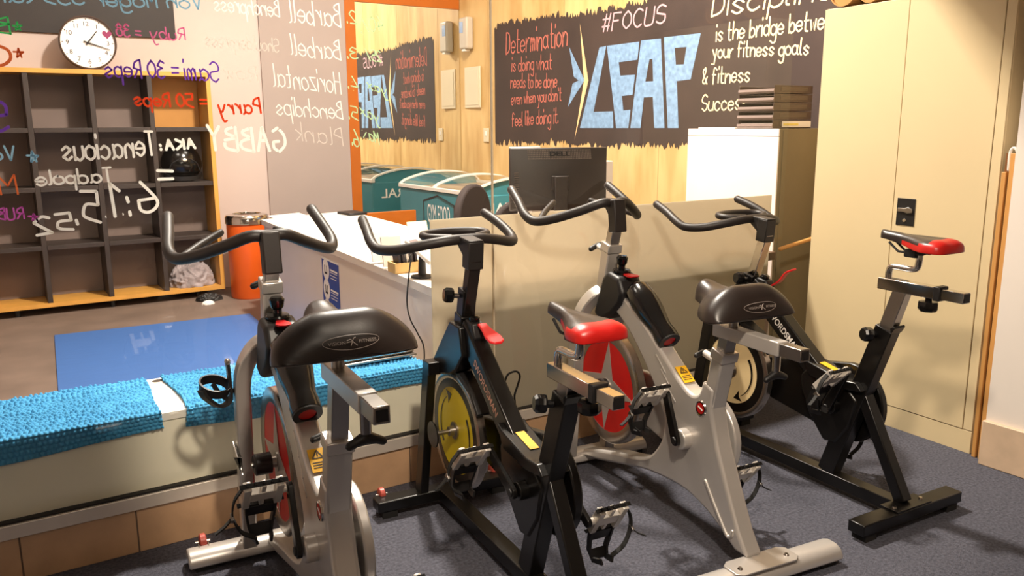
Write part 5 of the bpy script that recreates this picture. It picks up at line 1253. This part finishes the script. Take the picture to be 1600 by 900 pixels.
    MB().lathe(B(-0.325, 0, 0.825), B(-0.1, 0, 1), [(0,0),(0.018,0),(0.02,0.012),(0.012,0.018),(0,0.018)], 18).build('resistance_knob', MATS['gloss black'], t)
    if lever_up:
        MB().sweep(smooth_path(BB([(-0.365, -0.01, 0.80), (-0.40, -0.015, 0.825), (-0.43, -0.02, 0.865), (-0.47, -0.02, 0.885)]), 5), lambda i, tt: [(-0.014,-0.004),(0.014,-0.004),(0.014,0.004),(-0.014,0.004)]).build('brake_lever', MATS['lever red'], t, bevel=0.002)
    else:
        Pv = [(-0.36, 0.017), (-0.40, 0.019), (-0.45, 0.03), (-0.48, 0.028), (-0.493, 0.012), (-0.493, -0.012), (-0.48, -0.028), (-0.45, -0.03), (-0.40, -0.019), (-0.36, -0.017)]
        MB().prism([B(u, v-0.012, 0.812 + (u+0.36)*0.28) for u, v in Pv], (0,0.002,0.009)).build('brake_lever', MATS['lever red'], t, bevel=0.003)
    prof([(-0.20, 0.60), (-0.24, 0.615), (-0.33, 0.575), (-0.395, 0.50), (-0.385, 0.49), (-0.32, 0.555)], -0.026, 0.026).build('brake_pad', MATS['black plastic'], t, bevel=0.004)
    if wire:
        MB().tube(smooth_path(BB([(-0.47, -0.033, 0.60), (-0.47, -0.05, 0.645), (-0.47, -0.062, 0.66), (-0.47, -0.09, 0.664), (-0.47, -0.104, 0.645), (-0.47, -0.094, 0.61), (-0.475, -0.08, 0.58), (-0.48, -0.078, 0.545), (-0.48, -0.06, 0.538), (-0.48, -0.033, 0.545)]), 4), 0.0038, 8).build('bottle_wire', MATS['bike black'], t)
    transport_wheels(t, None)
    # handlebar with a small loop in front
    hb_u = hu + 0.075
    half = [(hb_u, 0.0, hz), (hb_u+0.0, 0.07, hz-0.002), (hb_u+0.03, 0.15, hz-0.016), (hb_u+0.085, 0.225, hz-0.034), (hb_u+0.15, 0.270, hz-0.036), (hb_u+0.205, 0.278, hz-0.014), (hb_u+0.28, 0.268, hz+0.018), (hb_u+0.37, 0.255, hz+0.046)]
    full = [(u, -v, z) for u, v, z in half[::-1]] + half[1:]
    h_o = MB().tube(smooth_path(BB(full), 5), 0.0185, 16, rounded=True).build('handlebar', MATS['foam'], t, smooth=60)
    MB().tube(smooth_path(BB([(hb_u+0.01, 0.045, hz+0.004), (hb_u+0.06, 0.115, hz+0.006), (hb_u+0.12, 0.105, hz+0.010), (hb_u+0.145, 0.0, hz+0.012), (hb_u+0.12, -0.105, hz+0.010), (hb_u+0.06, -0.115, hz+0.006), (hb_u+0.01, -0.045, hz+0.004)]), 5), 0.0145, 12).build('aero_loop', MATS['foam'], h_o)
    cl = MB(); cl.rtube(BB([(hu+0.012, 0, hz-0.095), (hu+0.002, 0, hz+0.004)]), 0.056, 0.058, up=(1,0,0))
    cl.prism(BB([(hu-0.028, -0.028, hz+0.006), (hb_u-0.005, -0.028, hz+0.014), (hb_u, -0.028, hz-0.022), (hu+0.03, -0.028, hz-0.055)]), B(0, 0.056, 0))
    cl.build('handlebar_clamp', mat('clamp black', (34, 30, 28), 0.45, var=0.05), t, bevel=0.004)
    return t

silver_bike((0.765, 2.78, 0.089), 'silver spin bike at the left end of the row, beside the blue towels', 1.16, 0.905, True)
black_bike((1.445, 2.779, 0.092), 'black spin bike with a yellow flywheel, second from the left', 1.105, 0.782, 'wheel yellow', 0.20, 0.168, 'dark', 'sports saddle, black with red sides and rear', True, 27, 'text copper', False)
silver_bike((2.186, 2.799, 0.116), 'silver spin bike with a large red flywheel in the middle of the row', 1.185, 0.808, False)
black_bike((2.904, 2.749, 0.058), 'black spin bike with a cream flywheel beside the cream cabinet', 1.085, 0.892, 'wheel cream', 0.20, 0.160, 'chrome', 'narrow sports saddle, black nose and red rear', False, 116, 'paper', True)
